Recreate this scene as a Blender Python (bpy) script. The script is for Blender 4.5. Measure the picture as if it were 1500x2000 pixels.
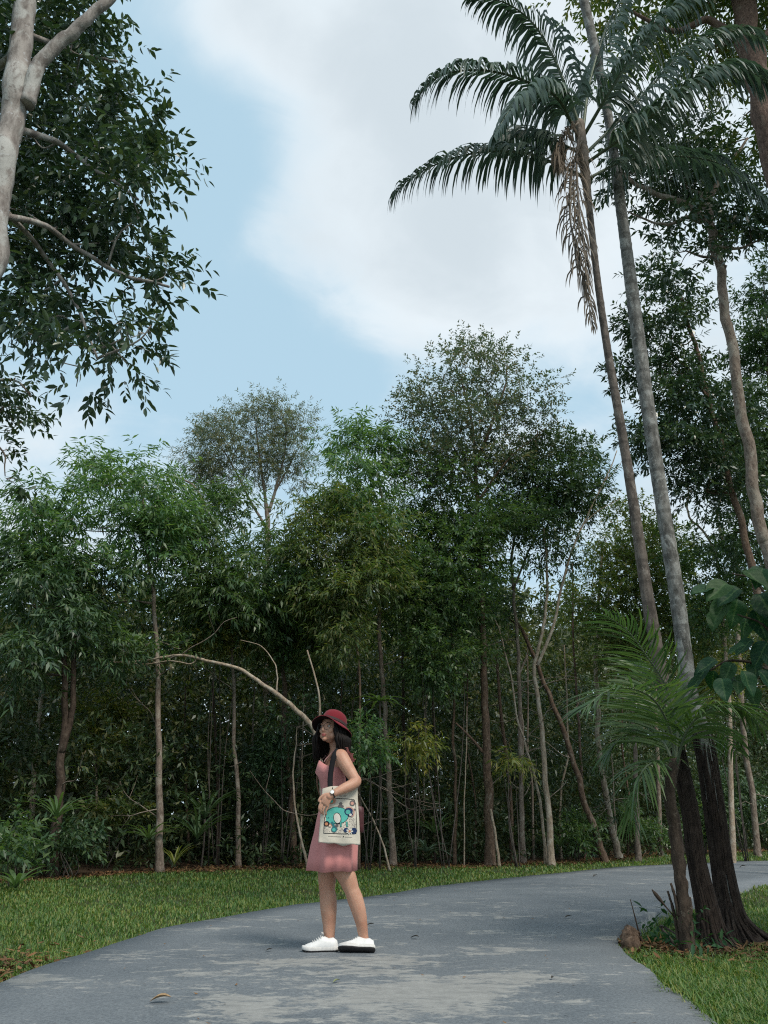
import bpy, bmesh, math
import numpy as np
from mathutils import Vector

for o in list(bpy.data.objects):
    bpy.data.objects.remove(o)
SC = bpy.context.scene
COL = SC.collection

# ---------------------------------------------------------------- camera
PITCH = math.radians(22.0)
FOC = 1511.0            # focal length in pixels of the 1500 x 2000 photograph
CAMH = 0.80
cam = bpy.data.cameras.new('camera')
cam.sensor_fit = 'VERTICAL'
cam.sensor_height = 24.0
cam.lens = 24.0 * FOC / 2000.0
cam.clip_start = 0.05
cam.clip_end = 3000.0
camo = bpy.data.objects.new('camera', cam)
camo.location = (0, 0, CAMH)
camo.rotation_euler = (math.radians(90) + PITCH, 0, 0)
COL.objects.link(camo)
SC.camera = camo

# ---------------------------------------------------------------- sky, sun, exposure
SUN_DIR = Vector((0.44, -0.52, 0.85)).normalized()      # towards the sun
SUN_EL = math.asin(SUN_DIR.z)
SUN_ROT = math.atan2(SUN_DIR.x, SUN_DIR.y)
SUN_STRENGTH = 2.1
SUN_ANGLE = 17.0
SKY_STRENGTH = 0.11
EXPOSURE = 0.42


def cdir(px, py):
    a = (px - 750.0) / FOC
    b = (1000.0 - py) / FOC
    return Vector((a, math.cos(PITCH) - b * math.sin(PITCH), math.sin(PITCH) + b * math.cos(PITCH)))


def build_world():
    w = bpy.data.worlds.new('World')
    SC.world = w
    w.use_nodes = True
    nt = w.node_tree
    nt.nodes.clear()
    N, Lk = nt.nodes.new, nt.links.new

    def math_(op, a, b=None, clamp=False):
        n = N('ShaderNodeMath')
        n.operation = op
        n.use_clamp = clamp
        for i, v in enumerate((a, b)):
            if v is None:
                continue
            if isinstance(v, (int, float)):
                n.inputs[i].default_value = v
            else:
                Lk(v, n.inputs[i])
        return n.outputs[0]

    out = N('ShaderNodeOutputWorld')
    bg = N('ShaderNodeBackground')
    sky = N('ShaderNodeTexSky')
    sky.sky_type = 'NISHITA'
    sky.sun_disc = False
    sky.sun_elevation = SUN_EL
    sky.sun_rotation = SUN_ROT
    sky.air_density = 1.0
    sky.dust_density = 1.6
    sky.ozone_density = 1.2
    tc = N('ShaderNodeTexCoord')
    sep = N('ShaderNodeSeparateXYZ')
    Lk(tc.outputs['Generated'], sep.inputs[0])
    # a cloud layer seen in perspective
    zz = math_('ADD', math_('MAXIMUM', sep.outputs[2], 0.0), 0.22)
    ux = math_('DIVIDE', sep.outputs[0], zz)
    uy = math_('DIVIDE', sep.outputs[1], zz)
    comb = N('ShaderNodeCombineXYZ')
    Lk(ux, comb.inputs[0])
    Lk(uy, comb.inputs[1])
    noi = N('ShaderNodeTexNoise')
    noi.inputs['Scale'].default_value = 2.1
    noi.inputs['Detail'].default_value = 8.0
    noi.inputs['Roughness'].default_value = 0.56
    noi.inputs['Distortion'].default_value = 0.5
    Lk(comb.outputs[0], noi.inputs['Vector'])
    wsp = N('ShaderNodeTexNoise')
    wsp.inputs['Scale'].default_value = 7.0
    wsp.inputs['Detail'].default_value = 6.0
    wsp.inputs['Roughness'].default_value = 0.6
    wsp.inputs['Distortion'].default_value = 0.8
    Lk(comb.outputs[0], wsp.inputs['Vector'])
    cov = math_('ADD', noi.outputs['Fac'], math_('MULTIPLY', math_('SUBTRACT', wsp.outputs['Fac'], 0.5), 0.36))
    # where the cloud banks and the clear gaps lie in the sky
    for px, py, rad, wgt in ((1000, 110, 0.30, 0.28), (800, 420, 0.19, 0.20), (1150, 480, 0.24, 0.24), (560, 430, 0.07, 0.12), (440, 500, 0.055, 0.12),
                             (410, 20, 0.08, 0.24), (620, 60, 0.13, 0.17), (770, 660, 0.055, 0.08), (1000, 610, 0.11, 0.12), (150, 860, 0.14, 0.08), (630, 520, 0.10, 0.15), (860, 580, 0.10, 0.13), (520, 110, 0.08, 0.15),
                             (250, 330, 0.25, -0.32), (470, 250, 0.09, -0.17), (400, 670, 0.19, -0.24), (620, 700, 0.15, -0.20), (880, 740, 0.12, -0.16),
                             (1110, 745, 0.07, -0.18)):
        d = cdir(px, py).normalized()
        dp = N('ShaderNodeVectorMath')
        dp.operation = 'DISTANCE'
        Lk(tc.outputs['Generated'], dp.inputs[0])
        dp.inputs[1].default_value = d
        mr = N('ShaderNodeMapRange')
        mr.interpolation_type = 'SMOOTHSTEP'
        mr.inputs['From Min'].default_value = 0.0
        mr.inputs['From Max'].default_value = rad * 1.5
        mr.inputs['To Min'].default_value = wgt
        mr.inputs['To Max'].default_value = 0.0
        Lk(dp.outputs['Value'], mr.inputs['Value'])
        cov = math_('ADD', cov, mr.outputs[0])
    mask = N('ShaderNodeMapRange')
    mask.interpolation_type = 'SMOOTHERSTEP'
    mask.inputs['From Min'].default_value = 0.24
    mask.inputs['From Max'].default_value = 0.88
    Lk(cov, mask.inputs['Value'])
    # cloud body: thick parts turn grey underneath
    n2 = N('ShaderNodeTexNoise')
    n2.inputs['Scale'].default_value = 2.3
    n2.inputs['Detail'].default_value = 7.0
    n2.inputs['Distortion'].default_value = 0.4
    Lk(comb.outputs[0], n2.inputs['Vector'])
    thick = N('ShaderNodeMapRange')
    thick.interpolation_type = 'SMOOTHSTEP'
    thick.inputs['From Min'].default_value = 0.76
    thick.inputs['From Max'].default_value = 1.08
    Lk(math_('ADD', math_('MULTIPLY', cov, 0.62), math_('MULTIPLY', n2.outputs['Fac'], 0.80)), thick.inputs['Value'])
    ccol = N('ShaderNodeMix')
    ccol.data_type = 'RGBA'
    Lk(thick.outputs[0], ccol.inputs[0])
    ccol.inputs[6].default_value = (0.63, 0.69, 0.73, 1)
    ccol.inputs[7].default_value = (0.49, 0.555, 0.60, 1)
    # clear air: Nishita plus a thin high veil
    sk = N('ShaderNodeMix')
    sk.data_type = 'RGBA'
    sk.blend_type = 'MULTIPLY'
    sk.inputs[0].default_value = 1.0
    Lk(sky.outputs[0], sk.inputs[6])
    sk.inputs[7].default_value = (SKY_STRENGTH, SKY_STRENGTH, SKY_STRENGTH, 1)
    veil = N('ShaderNodeMix')
    veil.data_type = 'RGBA'
    veil.inputs[0].default_value = 0.78
    Lk(sk.outputs[2], veil.inputs[6])
    veil.inputs[7].default_value = (0.415, 0.595, 0.70, 1)
    mx = N('ShaderNodeMix')
    mx.data_type = 'RGBA'
    Lk(mask.outputs[0], mx.inputs[0])
    Lk(veil.outputs[2], mx.inputs[6])
    Lk(ccol.outputs[2], mx.inputs[7])
    Lk(mx.outputs[2], bg.inputs['Color'])
    bg.inputs['Strength'].default_value = 1.0
    Lk(bg.outputs[0], out.inputs['Surface'])


build_world()
sun = bpy.data.lights.new('sun', 'SUN')
sun.energy = SUN_STRENGTH
sun.angle = math.radians(SUN_ANGLE)
sun.color = (1.0, 0.93, 0.83)
suno = bpy.data.objects.new('sun', sun)
suno.rotation_euler = (-SUN_DIR).to_track_quat('-Z', 'Y').to_euler()
suno.location = (10, -6, 30)
COL.objects.link(suno)
SC.view_settings.view_transform = 'Standard'
SC.view_settings.look = 'None'
SC.view_settings.exposure = EXPOSURE
SC.view_settings.gamma = 1.0
SC.view_settings.use_curve_mapping = False
SC.cycles.max_bounces = 5
SC.cycles.diffuse_bounces = 2
SC.cycles.glossy_bounces = 2
SC.cycles.transmission_bounces = 3
SC.cycles.use_denoising = False
SC.cycles.filter_width = 1.15
SC.cycles.use_adaptive_sampling = True
SC.cycles.adaptive_threshold = 0.012

# ---------------------------------------------------------------- helpers
CP, SP = math.cos(PITCH), math.sin(PITCH)


def at(px, py, Y):
    """world point at forward distance Y that the photograph shows at pixel (px, py)"""
    d = cdir(px, py)
    t = Y / d.y
    return np.array((d.x * t, Y, CAMH + d.z * t))


def gp(px, py, z=0.0):
    d = cdir(px, py)
    t = (z - CAMH) / d.z
    return np.array((d.x * t, d.y * t, z))


def mpp(px, py, Y):
    """metres per photograph pixel (sideways) at that point"""
    return Y / cdir(px, py).y / FOC


def nrm(v):
    return v / np.maximum(np.linalg.norm(v, axis=-1, keepdims=True), 1e-9)


def mesh_from(name, V, quads=None, tris=None, smooth=False):
    V = np.asarray(V, dtype=np.float32).reshape(-1, 3)
    quads = np.zeros((0, 4), np.int32) if quads is None else np.asarray(quads, np.int32).reshape(-1, 4)
    tris = np.zeros((0, 3), np.int32) if tris is None else np.asarray(tris, np.int32).reshape(-1, 3)
    me = bpy.data.meshes.new(name)
    me.vertices.add(len(V))
    me.vertices.foreach_set('co', V.ravel())
    nl = quads.size + tris.size
    me.loops.add(nl)
    me.loops.foreach_set('vertex_index', np.concatenate((quads.ravel(), tris.ravel())).astype(np.int32))
    nq, ntr = len(quads), len(tris)
    me.polygons.add(nq + ntr)
    st = np.concatenate((np.arange(nq) * 4, nq * 4 + np.arange(ntr) * 3)).astype(np.int32)
    me.polygons.foreach_set('loop_start', st)
    if smooth:
        me.polygons.foreach_set('use_smooth', np.ones(nq + ntr, dtype=bool))
    me.update(calc_edges=True)
    me.validate()
    return me


class MB:
    """collects quads and triangles for one mesh"""

    def __init__(s):
        s.V, s.Q, s.T, s.n = [], [], [], 0

    def add(s, V, quads=None, tris=None):
        V = np.asarray(V, float).reshape(-1, 3)
        s.V.append(V)
        if quads is not None and len(quads):
            s.Q.append(np.asarray(quads, np.int64).reshape(-1, 4) + s.n)
        if tris is not None and len(tris):
            s.T.append(np.asarray(tris, np.int64).reshape(-1, 3) + s.n)
        s.n += len(V)

    def tube(s, pts, rad, sides=8, seg=None, rough=0.0, rng=None, cap=True, ell=None):
        pts = np.asarray(pts, float)
        rad = np.broadcast_to(np.asarray(rad, float), (len(pts),)) if np.ndim(rad) == 0 else np.asarray(rad, float)
        if seg:
            pts, rad = spline(pts, rad, seg)
        n = len(pts)
        tan = nrm(np.gradient(pts, axis=0))
        ref = np.array((0.13, 0.97, 0.2))
        if abs(tan[0] @ nrm(ref)) > 0.9:
            ref = np.array((1.0, 0.1, 0.0))
        a = np.cross(tan, ref)
        a = nrm(a)
        b = np.cross(tan, a)
        th = np.linspace(0, 2 * np.pi, sides, endpoint=False)
        r = rad[:, None] * np.ones((1, sides))
        if rough and rng is not None:
            r = r * (1 + rough * rng.standard_normal((n, sides)))
        V = pts[:, None] + r[..., None] * (np.cos(th)[None, :, None] * a[:, None] + np.sin(th)[None, :, None] * b[:, None])
        i = np.arange(n - 1)[:, None] * sides
        j = np.arange(sides)[None]
        jn = (j + 1) % sides
        Q = np.stack((i + j, i + jn, i + sides + jn, i + sides + j), -1).reshape(-1, 4)
        VV = V.reshape(-1, 3)
        T = []
        if cap:
            VV = np.vstack((VV, pts[-1:], pts[:1]))
            k = n * sides
            jj = np.arange(sides)
            jn2 = (jj + 1) % sides
            T = np.concatenate((np.stack((jj + (n - 1) * sides, jn2 + (n - 1) * sides, np.full(sides, k)), -1),
                                np.stack((jn2, jj, np.full(sides, k + 1)), -1)))
        s.add(VV, Q, T)

    def rings(s, R, close=True, cap0=False, cap1=False):
        """loft through rings R (n, m, 3)"""
        R = np.asarray(R, float)
        n, m = R.shape[:2]
        i = np.arange(n - 1)[:, None] * m
        j = np.arange(m if close else m - 1)[None]
        jn = (j + 1) % m
        Q = np.stack((i + j, i + jn, i + m + jn, i + m + j), -1).reshape(-1, 4)
        VV = R.reshape(-1, 3)
        T = []
        k = n * m
        jj = np.arange(m)
        if cap0:
            VV = np.vstack((VV, R[0].mean(0)))
            T += list(np.stack(((jj + 1) % m, jj, np.full(m, k)), -1))
            k += 1
        if cap1:
            VV = np.vstack((VV, R[-1].mean(0)))
            T += list(np.stack((jj + (n - 1) * m, (jj + 1) % m + (n - 1) * m, np.full(m, k)), -1))
        s.add(VV, Q, T)

    def ellipsoid(s, c, r, nu=14, nv=10, rot=None):
        u = np.linspace(0, 2 * np.pi, nu, endpoint=False)
        v = np.linspace(0.02, np.pi - 0.02, nv)
        R = np.stack((np.sin(v)[:, None] * np.cos(u)[None] * r[0], np.sin(v)[:, None] * np.sin(u)[None] * r[1],
                      np.cos(v)[:, None] * np.ones(nu)[None] * r[2]), -1)
        if rot is not None:
            R = R @ np.asarray(rot).T
        s.rings((R + np.asarray(c))[::-1], cap0=True, cap1=True)

    def build(s, name, mat, parent=None, smooth=True, origin=(0, 0, 0)):
        V = np.concatenate(s.V) - np.asarray(origin, float)
        me = mesh_from(name, V, np.concatenate(s.Q) if s.Q else None, np.concatenate(s.T) if s.T else None, smooth)
        return link(name, me, mat, parent)


def spline(pts, rad, seg):
    """Catmull-Rom through pts (and their radii)"""
    pts = np.asarray(pts, float)
    n = len(pts)
    if n < 3:
        t = np.linspace(0, 1, seg * (n - 1) + 1)
        return pts[0] + (pts[-1] - pts[0]) * t[:, None], rad[0] + (rad[-1] - rad[0]) * t
    P = np.vstack((2 * pts[0] - pts[1], pts, 2 * pts[-1] - pts[-2]))
    out, ro = [], []
    for i in range(n - 1):
        p0, p1, p2, p3 = P[i:i + 4]
        t = np.linspace(0, 1, seg, endpoint=False)[:, None]
        out.append(0.5 * ((2 * p1) + (-p0 + p2) * t + (2 * p0 - 5 * p1 + 4 * p2 - p3) * t ** 2 + (-p0 + 3 * p1 - 3 * p2 + p3) * t ** 3))
        ro.append(rad[i] + (rad[i + 1] - rad[i]) * t[:, 0])
    out.append(pts[-1:])
    ro.append(rad[-1:])
    return np.concatenate(out), np.concatenate(ro)


def link(name, me, mat, parent=None):
    o = bpy.data.objects.new(name, me)
    if mat is not None:
        me.materials.append(mat)
    COL.objects.link(o)
    if parent is not None:
        o.parent = parent
    return o


def tag(o, label=None, cat=None, group=None, kind=None):
    if label:
        o['label'] = label
    if cat:
        o['category'] = cat
    if group:
        o['group'] = group
    if kind:
        o['kind'] = kind
    return o


def thing(name, loc, label, cat, group=None):
    o = bpy.data.objects.new(name, None)
    o.empty_display_size = 0.2
    o.location = loc
    COL.objects.link(o)
    return tag(o, label, cat, group)


# ---------------------------------------------------------------- materials
def new_mat(name):
    m = bpy.data.materials.new(name)
    m.use_nodes = True
    nt = m.node_tree
    nt.nodes.clear()
    out = nt.nodes.new('ShaderNodeOutputMaterial')
    return m, nt, out


def ramp(nt, fac, stops):
    r = nt.nodes.new('ShaderNodeValToRGB')
    el = r.color_ramp.elements
    while len(el) < len(stops):
        el.new(0.5)
    for e, (p, c) in zip(el, stops):
        e.position = p
        e.color = (c[0], c[1], c[2], 1)
    nt.links.new(fac, r.inputs[0])
    return r.outputs[0]


def noise(nt, scale, detail=4.0, rough=0.55, vec=None, dist=0.0):
    n = nt.nodes.new('ShaderNodeTexNoise')
    n.inputs['Scale'].default_value = scale
    n.inputs['Detail'].default_value = detail
    n.inputs['Roughness'].default_value = rough
    n.inputs['Distortion'].default_value = dist
    if vec is not None:
        nt.links.new(vec, n.inputs['Vector'])
    return n.outputs['Fac']


def objvec(nt, scale=(1, 1, 1)):
    tc = nt.nodes.new('ShaderNodeTexCoord')
    mp = nt.nodes.new('ShaderNodeMapping')
    mp.inputs['Scale'].default_value = scale
    nt.links.new(tc.outputs['Object'], mp.inputs[0])
    return mp.outputs[0]


def mixc(nt, fac, a, b, blend='MIX'):
    m = nt.nodes.new('ShaderNodeMix')
    m.data_type = 'RGBA'
    m.blend_type = blend
    for sock, v in ((m.inputs[0], fac), (m.inputs[6], a), (m.inputs[7], b)):
        if isinstance(v, (int, float)):
            sock.default_value = v
        elif isinstance(v, (tuple, list)):
            sock.default_value = (v[0], v[1], v[2], 1)
        else:
            nt.links.new(v, sock)
    return m.outputs[2]


def mrange(nt, v, a, b, c=0.0, d=1.0, smooth=True):
    m = nt.nodes.new('ShaderNodeMapRange')
    m.interpolation_type = 'SMOOTHSTEP' if smooth else 'LINEAR'
    m.inputs['From Min'].default_value = a
    m.inputs['From Max'].default_value = b
    m.inputs['To Min'].default_value = c
    m.inputs['To Max'].default_value = d
    nt.links.new(v, m.inputs['Value'])
    return m.outputs[0]


def bump(nt, h, strength=0.4, dist=0.02):
    b = nt.nodes.new('ShaderNodeBump')
    b.inputs['Strength'].default_value = strength
    b.inputs['Distance'].default_value = dist
    nt.links.new(h, b.inputs['Height'])
    return b.outputs[0]


def principled(nt, out, col, rough=0.7, spec=0.3, normal=None, **kw):
    p = nt.nodes.new('ShaderNodeBsdfPrincipled')
    if isinstance(col, (tuple, list)):
        p.inputs['Base Color'].default_value = (col[0], col[1], col[2], 1)
    else:
        nt.links.new(col, p.inputs['Base Color'])
    p.inputs['Roughness'].default_value = rough
    p.inputs['Specular IOR Level'].default_value = spec
    if normal is not None:
        nt.links.new(normal, p.inputs['Normal'])
    for k, v in kw.items():
        p.inputs[k].default_value = v
    if out is not None:
        nt.links.new(p.outputs[0], out.inputs[0])
    return p


def leaf_mat(name, cols, rough=0.42, trans=0.33, spec=0.45, tcol=None):
    m, nt, out = new_mat(name)
    g = nt.nodes.new('ShaderNodeNewGeometry')
    n = len(cols)
    c = ramp(nt, g.outputs['Random Per Island'], [(i / max(n - 1, 1), k) for i, k in enumerate(cols)])
    big = noise(nt, 0.9, 2.0, 0.5, objvec(nt))
    c = mixc(nt, mrange(nt, big, 0.35, 0.7), mixc(nt, 1.0, c, (1.42, 1.24, 1.06), 'MULTIPLY'), mixc(nt, 1.0, c, (1.0, 0.99, 0.92), 'MULTIPLY'))
    p = principled(nt, None, c, rough, spec)
    t = nt.nodes.new('ShaderNodeBsdfTranslucent')
    tc = mixc(nt, 1.0, c, tcol or (1.5, 1.7, 0.7), 'MULTIPLY')
    nt.links.new(tc, t.inputs['Color'])
    mx = nt.nodes.new('ShaderNodeMixShader')
    mx.inputs[0].default_value = trans
    nt.links.new(p.outputs[0], mx.inputs[1])
    nt.links.new(t.outputs[0], mx.inputs[2])
    nt.links.new(mx.outputs[0], out.inputs[0])
    return m


def bark_mat(name, dark, light, patch, pscale=3.0, pamt=0.5, rings=0.0, fine=28.0):
    m, nt, out = new_mat(name)
    v = objvec(nt, (1, 1, 0.35))
    f = noise(nt, fine, 6.0, 0.65, v)
    c = ramp(nt, f, [(0.36, dark), (0.60, light)])
    pt = noise(nt, pscale, 5.0, 0.6, objvec(nt, (1.6, 1.6, 0.9)), 0.6)
    c = mixc(nt, mrange(nt, pt, 0.62 - 0.25 * pamt, 0.72 - 0.2 * pamt), c, patch)
    sp = noise(nt, pscale * 5.0, 4.0, 0.7, objvec(nt, (1, 1, 0.55)), 0.4)
    c = mixc(nt, mrange(nt, sp, 0.56, 0.66, 0.0, 0.75), c, dark)
    wp = noise(nt, pscale * 3.1, 5.0, 0.65, objvec(nt, (1.2, 1.2, 1.5)), 0.8)
    c = mixc(nt, mrange(nt, wp, 0.60, 0.67, 0.0, 0.6), c, tuple(min(.5, x * 1.35) for x in patch))
    h = f
    if rings:
        w = nt.nodes.new('ShaderNodeTexWave')
        w.wave_type = 'BANDS'
        w.bands_direction = 'Z'
        w.inputs['Scale'].default_value = rings
        w.inputs['Distortion'].default_value = 1.2
        w.inputs['Detail'].default_value = 2.0
        nt.links.new(objvec(nt), w.inputs[0])
        c = mixc(nt, mrange(nt, w.outputs['Fac'], 0.86, 0.99, 0.0, 0.55), c, dark)
    principled(nt, out, c, 0.85, 0.2, bump(nt, h, 0.7, 0.02))
    return m


def simple_mat(name, col, rough=0.6, spec=0.3, var=0.12, scale=30.0, bumpd=0.0, **kw):
    m, nt, out = new_mat(name)
    f = noise(nt, scale, 4.0, 0.6, objvec(nt))
    k0, k1 = 1 - var, 1 + var
    c = ramp(nt, f, [(0.3, tuple(x * k0 for x in col)), (0.7, tuple(min(1, x * k1) for x in col))])
    principled(nt, out, c, rough, spec, bump(nt, f, 0.5, bumpd) if bumpd else None, **kw)
    return m


M = {}
M['leaf_lance'] = leaf_mat('leaf_lance', [(0.050, 0.112, 0.062), (0.070, 0.155, 0.080), (0.098, 0.188, 0.086), (0.135, 0.215, 0.084)])
M['leaf_mid'] = leaf_mat('leaf_mid', [(0.039, 0.086, 0.047), (0.058, 0.117, 0.058), (0.076, 0.138, 0.062), (0.103, 0.159, 0.062)])
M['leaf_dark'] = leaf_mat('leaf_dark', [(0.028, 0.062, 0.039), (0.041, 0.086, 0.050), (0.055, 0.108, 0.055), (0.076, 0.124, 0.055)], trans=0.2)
M['leaf_grey'] = leaf_mat('leaf_grey', [(0.062, 0.103, 0.080), (0.083, 0.127, 0.091), (0.103, 0.145, 0.094), (0.166, 0.138, 0.083)], trans=0.3, tcol=(1.25, 1.45, 0.95))
M['leaf_bronze'] = leaf_mat('leaf_bronze', [(0.085, 0.125, 0.090), (0.10, 0.145, 0.10), (0.12, 0.16, 0.105), (0.14, 0.165, 0.105), (0.23, 0.19, 0.125)], trans=0.4, tcol=(1.25, 1.4, 1.05))
M['leaf_olive'] = leaf_mat('leaf_olive', [(0.052, 0.095, 0.044), (0.075, 0.125, 0.050), (0.10, 0.145, 0.052), (0.15, 0.155, 0.06)])
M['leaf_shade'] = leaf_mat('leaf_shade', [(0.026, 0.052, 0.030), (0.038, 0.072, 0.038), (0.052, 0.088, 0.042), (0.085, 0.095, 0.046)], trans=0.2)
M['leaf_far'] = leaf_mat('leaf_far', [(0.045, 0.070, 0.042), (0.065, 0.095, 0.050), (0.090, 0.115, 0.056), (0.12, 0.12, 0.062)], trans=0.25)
M['leaf_yellow'] = leaf_mat('leaf_yellow', [(0.069, 0.117, 0.041), (0.124, 0.166, 0.048), (0.179, 0.207, 0.055), (0.235, 0.221, 0.062)])
M['leaf_glossy'] = leaf_mat('leaf_glossy', [(0.025, 0.056, 0.043), (0.037, 0.077, 0.054), (0.050, 0.094, 0.057), (0.075, 0.112, 0.057)], rough=0.3, trans=0.14, spec=0.5)
M['leaf_big'] = leaf_mat('leaf_big', [(0.018, 0.062, 0.034), (0.026, 0.076, 0.038), (0.040, 0.092, 0.036)], rough=0.6, trans=0.3, spec=0.2)


def leaf_vein_mat():
    m, nt, out = new_mat('leaf_veined')
    g = nt.nodes.new('ShaderNodeNewGeometry')
    at = nt.nodes.new('ShaderNodeAttribute')
    at.attribute_name = 'vein'
    oi = nt.nodes.new('ShaderNodeObjectInfo')
    c = ramp(nt, oi.outputs['Random'], [(0.0, (0.016, 0.056, 0.030)), (0.6, (0.024, 0.074, 0.034)), (1.0, (0.045, 0.095, 0.034))])
    bl = noise(nt, 9.0, 5.0, 0.6, objvec(nt))
    c = mixc(nt, mrange(nt, bl, 0.35, 0.7), c, mixc(nt, 1.0, c, (0.7, 0.75, 0.7), 'MULTIPLY'))
    c = mixc(nt, mrange(nt, at.outputs['Fac'], 0.2, 1.0, 0.0, 0.55), c, (0.12, 0.19, 0.085))
    p = principled(nt, None, c, 0.55, 0.22)
    t = nt.nodes.new('ShaderNodeBsdfTranslucent')
    nt.links.new(mixc(nt, 1.0, c, (1.5, 1.8, 0.7), 'MULTIPLY'), t.inputs['Color'])
    mx = nt.nodes.new('ShaderNodeMixShader')
    mx.inputs[0].default_value = 0.35
    nt.links.new(p.outputs[0], mx.inputs[1])
    nt.links.new(t.outputs[0], mx.inputs[2])
    nt.links.new(mx.outputs[0], out.inputs[0])
    return m


M['leaf_veined'] = leaf_vein_mat()
M['frond'] = leaf_mat('frond', [(0.044, 0.084, 0.070), (0.056, 0.100, 0.082), (0.070, 0.115, 0.088)], rough=0.45, trans=0.2, tcol=(1.2, 1.4, 1.0))
M['frond_young'] = leaf_mat('frond_young', [(0.036, 0.082, 0.036), (0.050, 0.105, 0.042), (0.075, 0.13, 0.046)], rough=0.42, trans=0.3)
M['frond_dead'] = leaf_mat('frond_dead', [(0.11, 0.10, 0.09), (0.145, 0.13, 0.115), (0.17, 0.15, 0.13)], rough=0.85, trans=0.12, spec=0.12, tcol=(1, 0.95, 0.85))
M['grass'] = leaf_mat('grass', [(0.040, 0.100, 0.030), (0.060, 0.140, 0.038), (0.085, 0.170, 0.042), (0.14, 0.21, 0.055), (0.20, 0.20, 0.065)], rough=0.5, trans=0.3)
M['litter'] = leaf_mat('litter', [(0.070, 0.045, 0.028), (0.130, 0.075, 0.040), (0.170, 0.110, 0.060), (0.090, 0.060, 0.040)], rough=0.8, trans=0.05, spec=0.15, tcol=(1, 0.8, 0.5))
M['bark_grey'] = bark_mat('bark_grey', (0.119, 0.089, 0.070), (0.251, 0.198, 0.157), (0.296, 0.257, 0.209), 4.0, 0.5)
M['bark_light'] = bark_mat('bark_light', (0.17, 0.145, 0.13), (0.36, 0.325, 0.295), (0.43, 0.42, 0.39), 3.0, 0.5, fine=14)
M['bark_pale'] = bark_mat('bark_pale', (0.215, 0.162, 0.117), (0.407, 0.316, 0.228), (0.450, 0.383, 0.303), 5.0, 0.6)
M['bark_brown'] = bark_mat('bark_brown', (0.066, 0.043, 0.030), (0.162, 0.109, 0.076), (0.207, 0.165, 0.128), 4.0, 0.3)
M['bark_red'] = bark_mat('bark_red', (0.088, 0.056, 0.044), (0.193, 0.125, 0.096), (0.222, 0.165, 0.128), 6.0, 0.3)
M['bark_dark'] = bark_mat('bark_dark', (0.034, 0.024, 0.018), (0.082, 0.059, 0.044), (0.119, 0.099, 0.076), 4.0, 0.2)
M['bark_palm'] = bark_mat('bark_palm', (0.085, 0.082, 0.074), (0.25, 0.243, 0.225), (0.33, 0.33, 0.31), 7.0, 0.45, rings=1.4, fine=18)
M['bark_palm_brown'] = bark_mat('bark_palm_brown', (0.065, 0.054, 0.046), (0.165, 0.138, 0.118), (0.22, 0.195, 0.17), 7.0, 0.35, rings=1.6, fine=18)
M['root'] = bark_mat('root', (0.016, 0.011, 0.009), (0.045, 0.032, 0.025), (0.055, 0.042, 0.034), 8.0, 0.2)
M['twig'] = bark_mat('twig', (0.048, 0.040, 0.034), (0.104, 0.088, 0.076), (0.120, 0.104, 0.088), 8.0, 0.2)

# ---------------------------------------------------------------- ground, road
LEFT = [(0, 1918), (75, 1890), (210, 1846), (280, 1824), (350, 1806), (450, 1789), (575, 1767), (745, 1748), (840, 1732),
        (990, 1715), (1100, 1704), (1225, 1692), (1340, 1687), (1450, 1682)]
RIGHT = [(1400, 2000), (1345, 1960), (1300, 1925), (1255, 1890), (1225, 1860), (1212, 1840), (1215, 1822), (1225, 1802),
         (1255, 1790), (1305, 1776), (1360, 1760), (1445, 1735), (1500, 1721)]
lw = np.array([(-1.6, -6.0), (-1.85, -2.0), (-2.05, 1.5), (-2.12, 3.6)] + [tuple(gp(*q)[:2]) for q in LEFT] + [(10.2, 20.6), (14.5, 22.6), (22, 24.5), (34, 26)])
rw = np.array([(2.0, -6.0), (1.75, -2.0), (1.5, 1.0), (1.42, 2.8)] + [tuple(gp(*q)[:2]) for q in RIGHT] + [(8.2, 15.6), (12, 18.0), (17, 19.9), (24, 21.2), (34, 22.4)])


def resample(P, n):
    P3 = np.c_[P, np.zeros(len(P))]
    D, _ = spline(P3, np.zeros(len(P)), 12)
    s = np.r_[0, np.cumsum(np.linalg.norm(np.diff(D, axis=0), axis=1))]
    t = np.linspace(0, s[-1], n)
    return np.c_[np.interp(t, s, D[:, 0]), np.interp(t, s, D[:, 1])]


NR = 900
Le, Re = resample(lw, NR), resample(rw, NR)
rg = np.random.default_rng(5)


def wob(n, k, amp):
    a = np.convolve(rg.standard_normal(n + 4 * k), np.ones(k) / k, 'same')[2 * k:2 * k + n]
    return a * amp * math.sqrt(k)


Le[:, 0] += wob(NR, 9, 0.010)
Le[:, 1] += wob(NR, 5, 0.010)
Re[:, 0] += wob(NR, 9, 0.012)
Re[:, 1] += wob(NR, 5, 0.008)
ROADPOLY = np.vstack((Le, Re[::-1]))


def in_poly(P, poly):
    x, y = P[:, 0], P[:, 1]
    x0, y0 = poly[:, 0], poly[:, 1]
    x1, y1 = np.roll(x0, -1), np.roll(y0, -1)
    ins = np.zeros(len(P), bool)
    for a, b, c, d in zip(x0, y0, x1, y1):
        if b == d:
            continue
        k = ((b > y) != (d > y)) & (x < (c - a) * (y - b) / (d - b) + a)
        ins ^= k
    return ins


ROADC = np.vstack((Le[::6], Re[::-6]))


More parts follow.
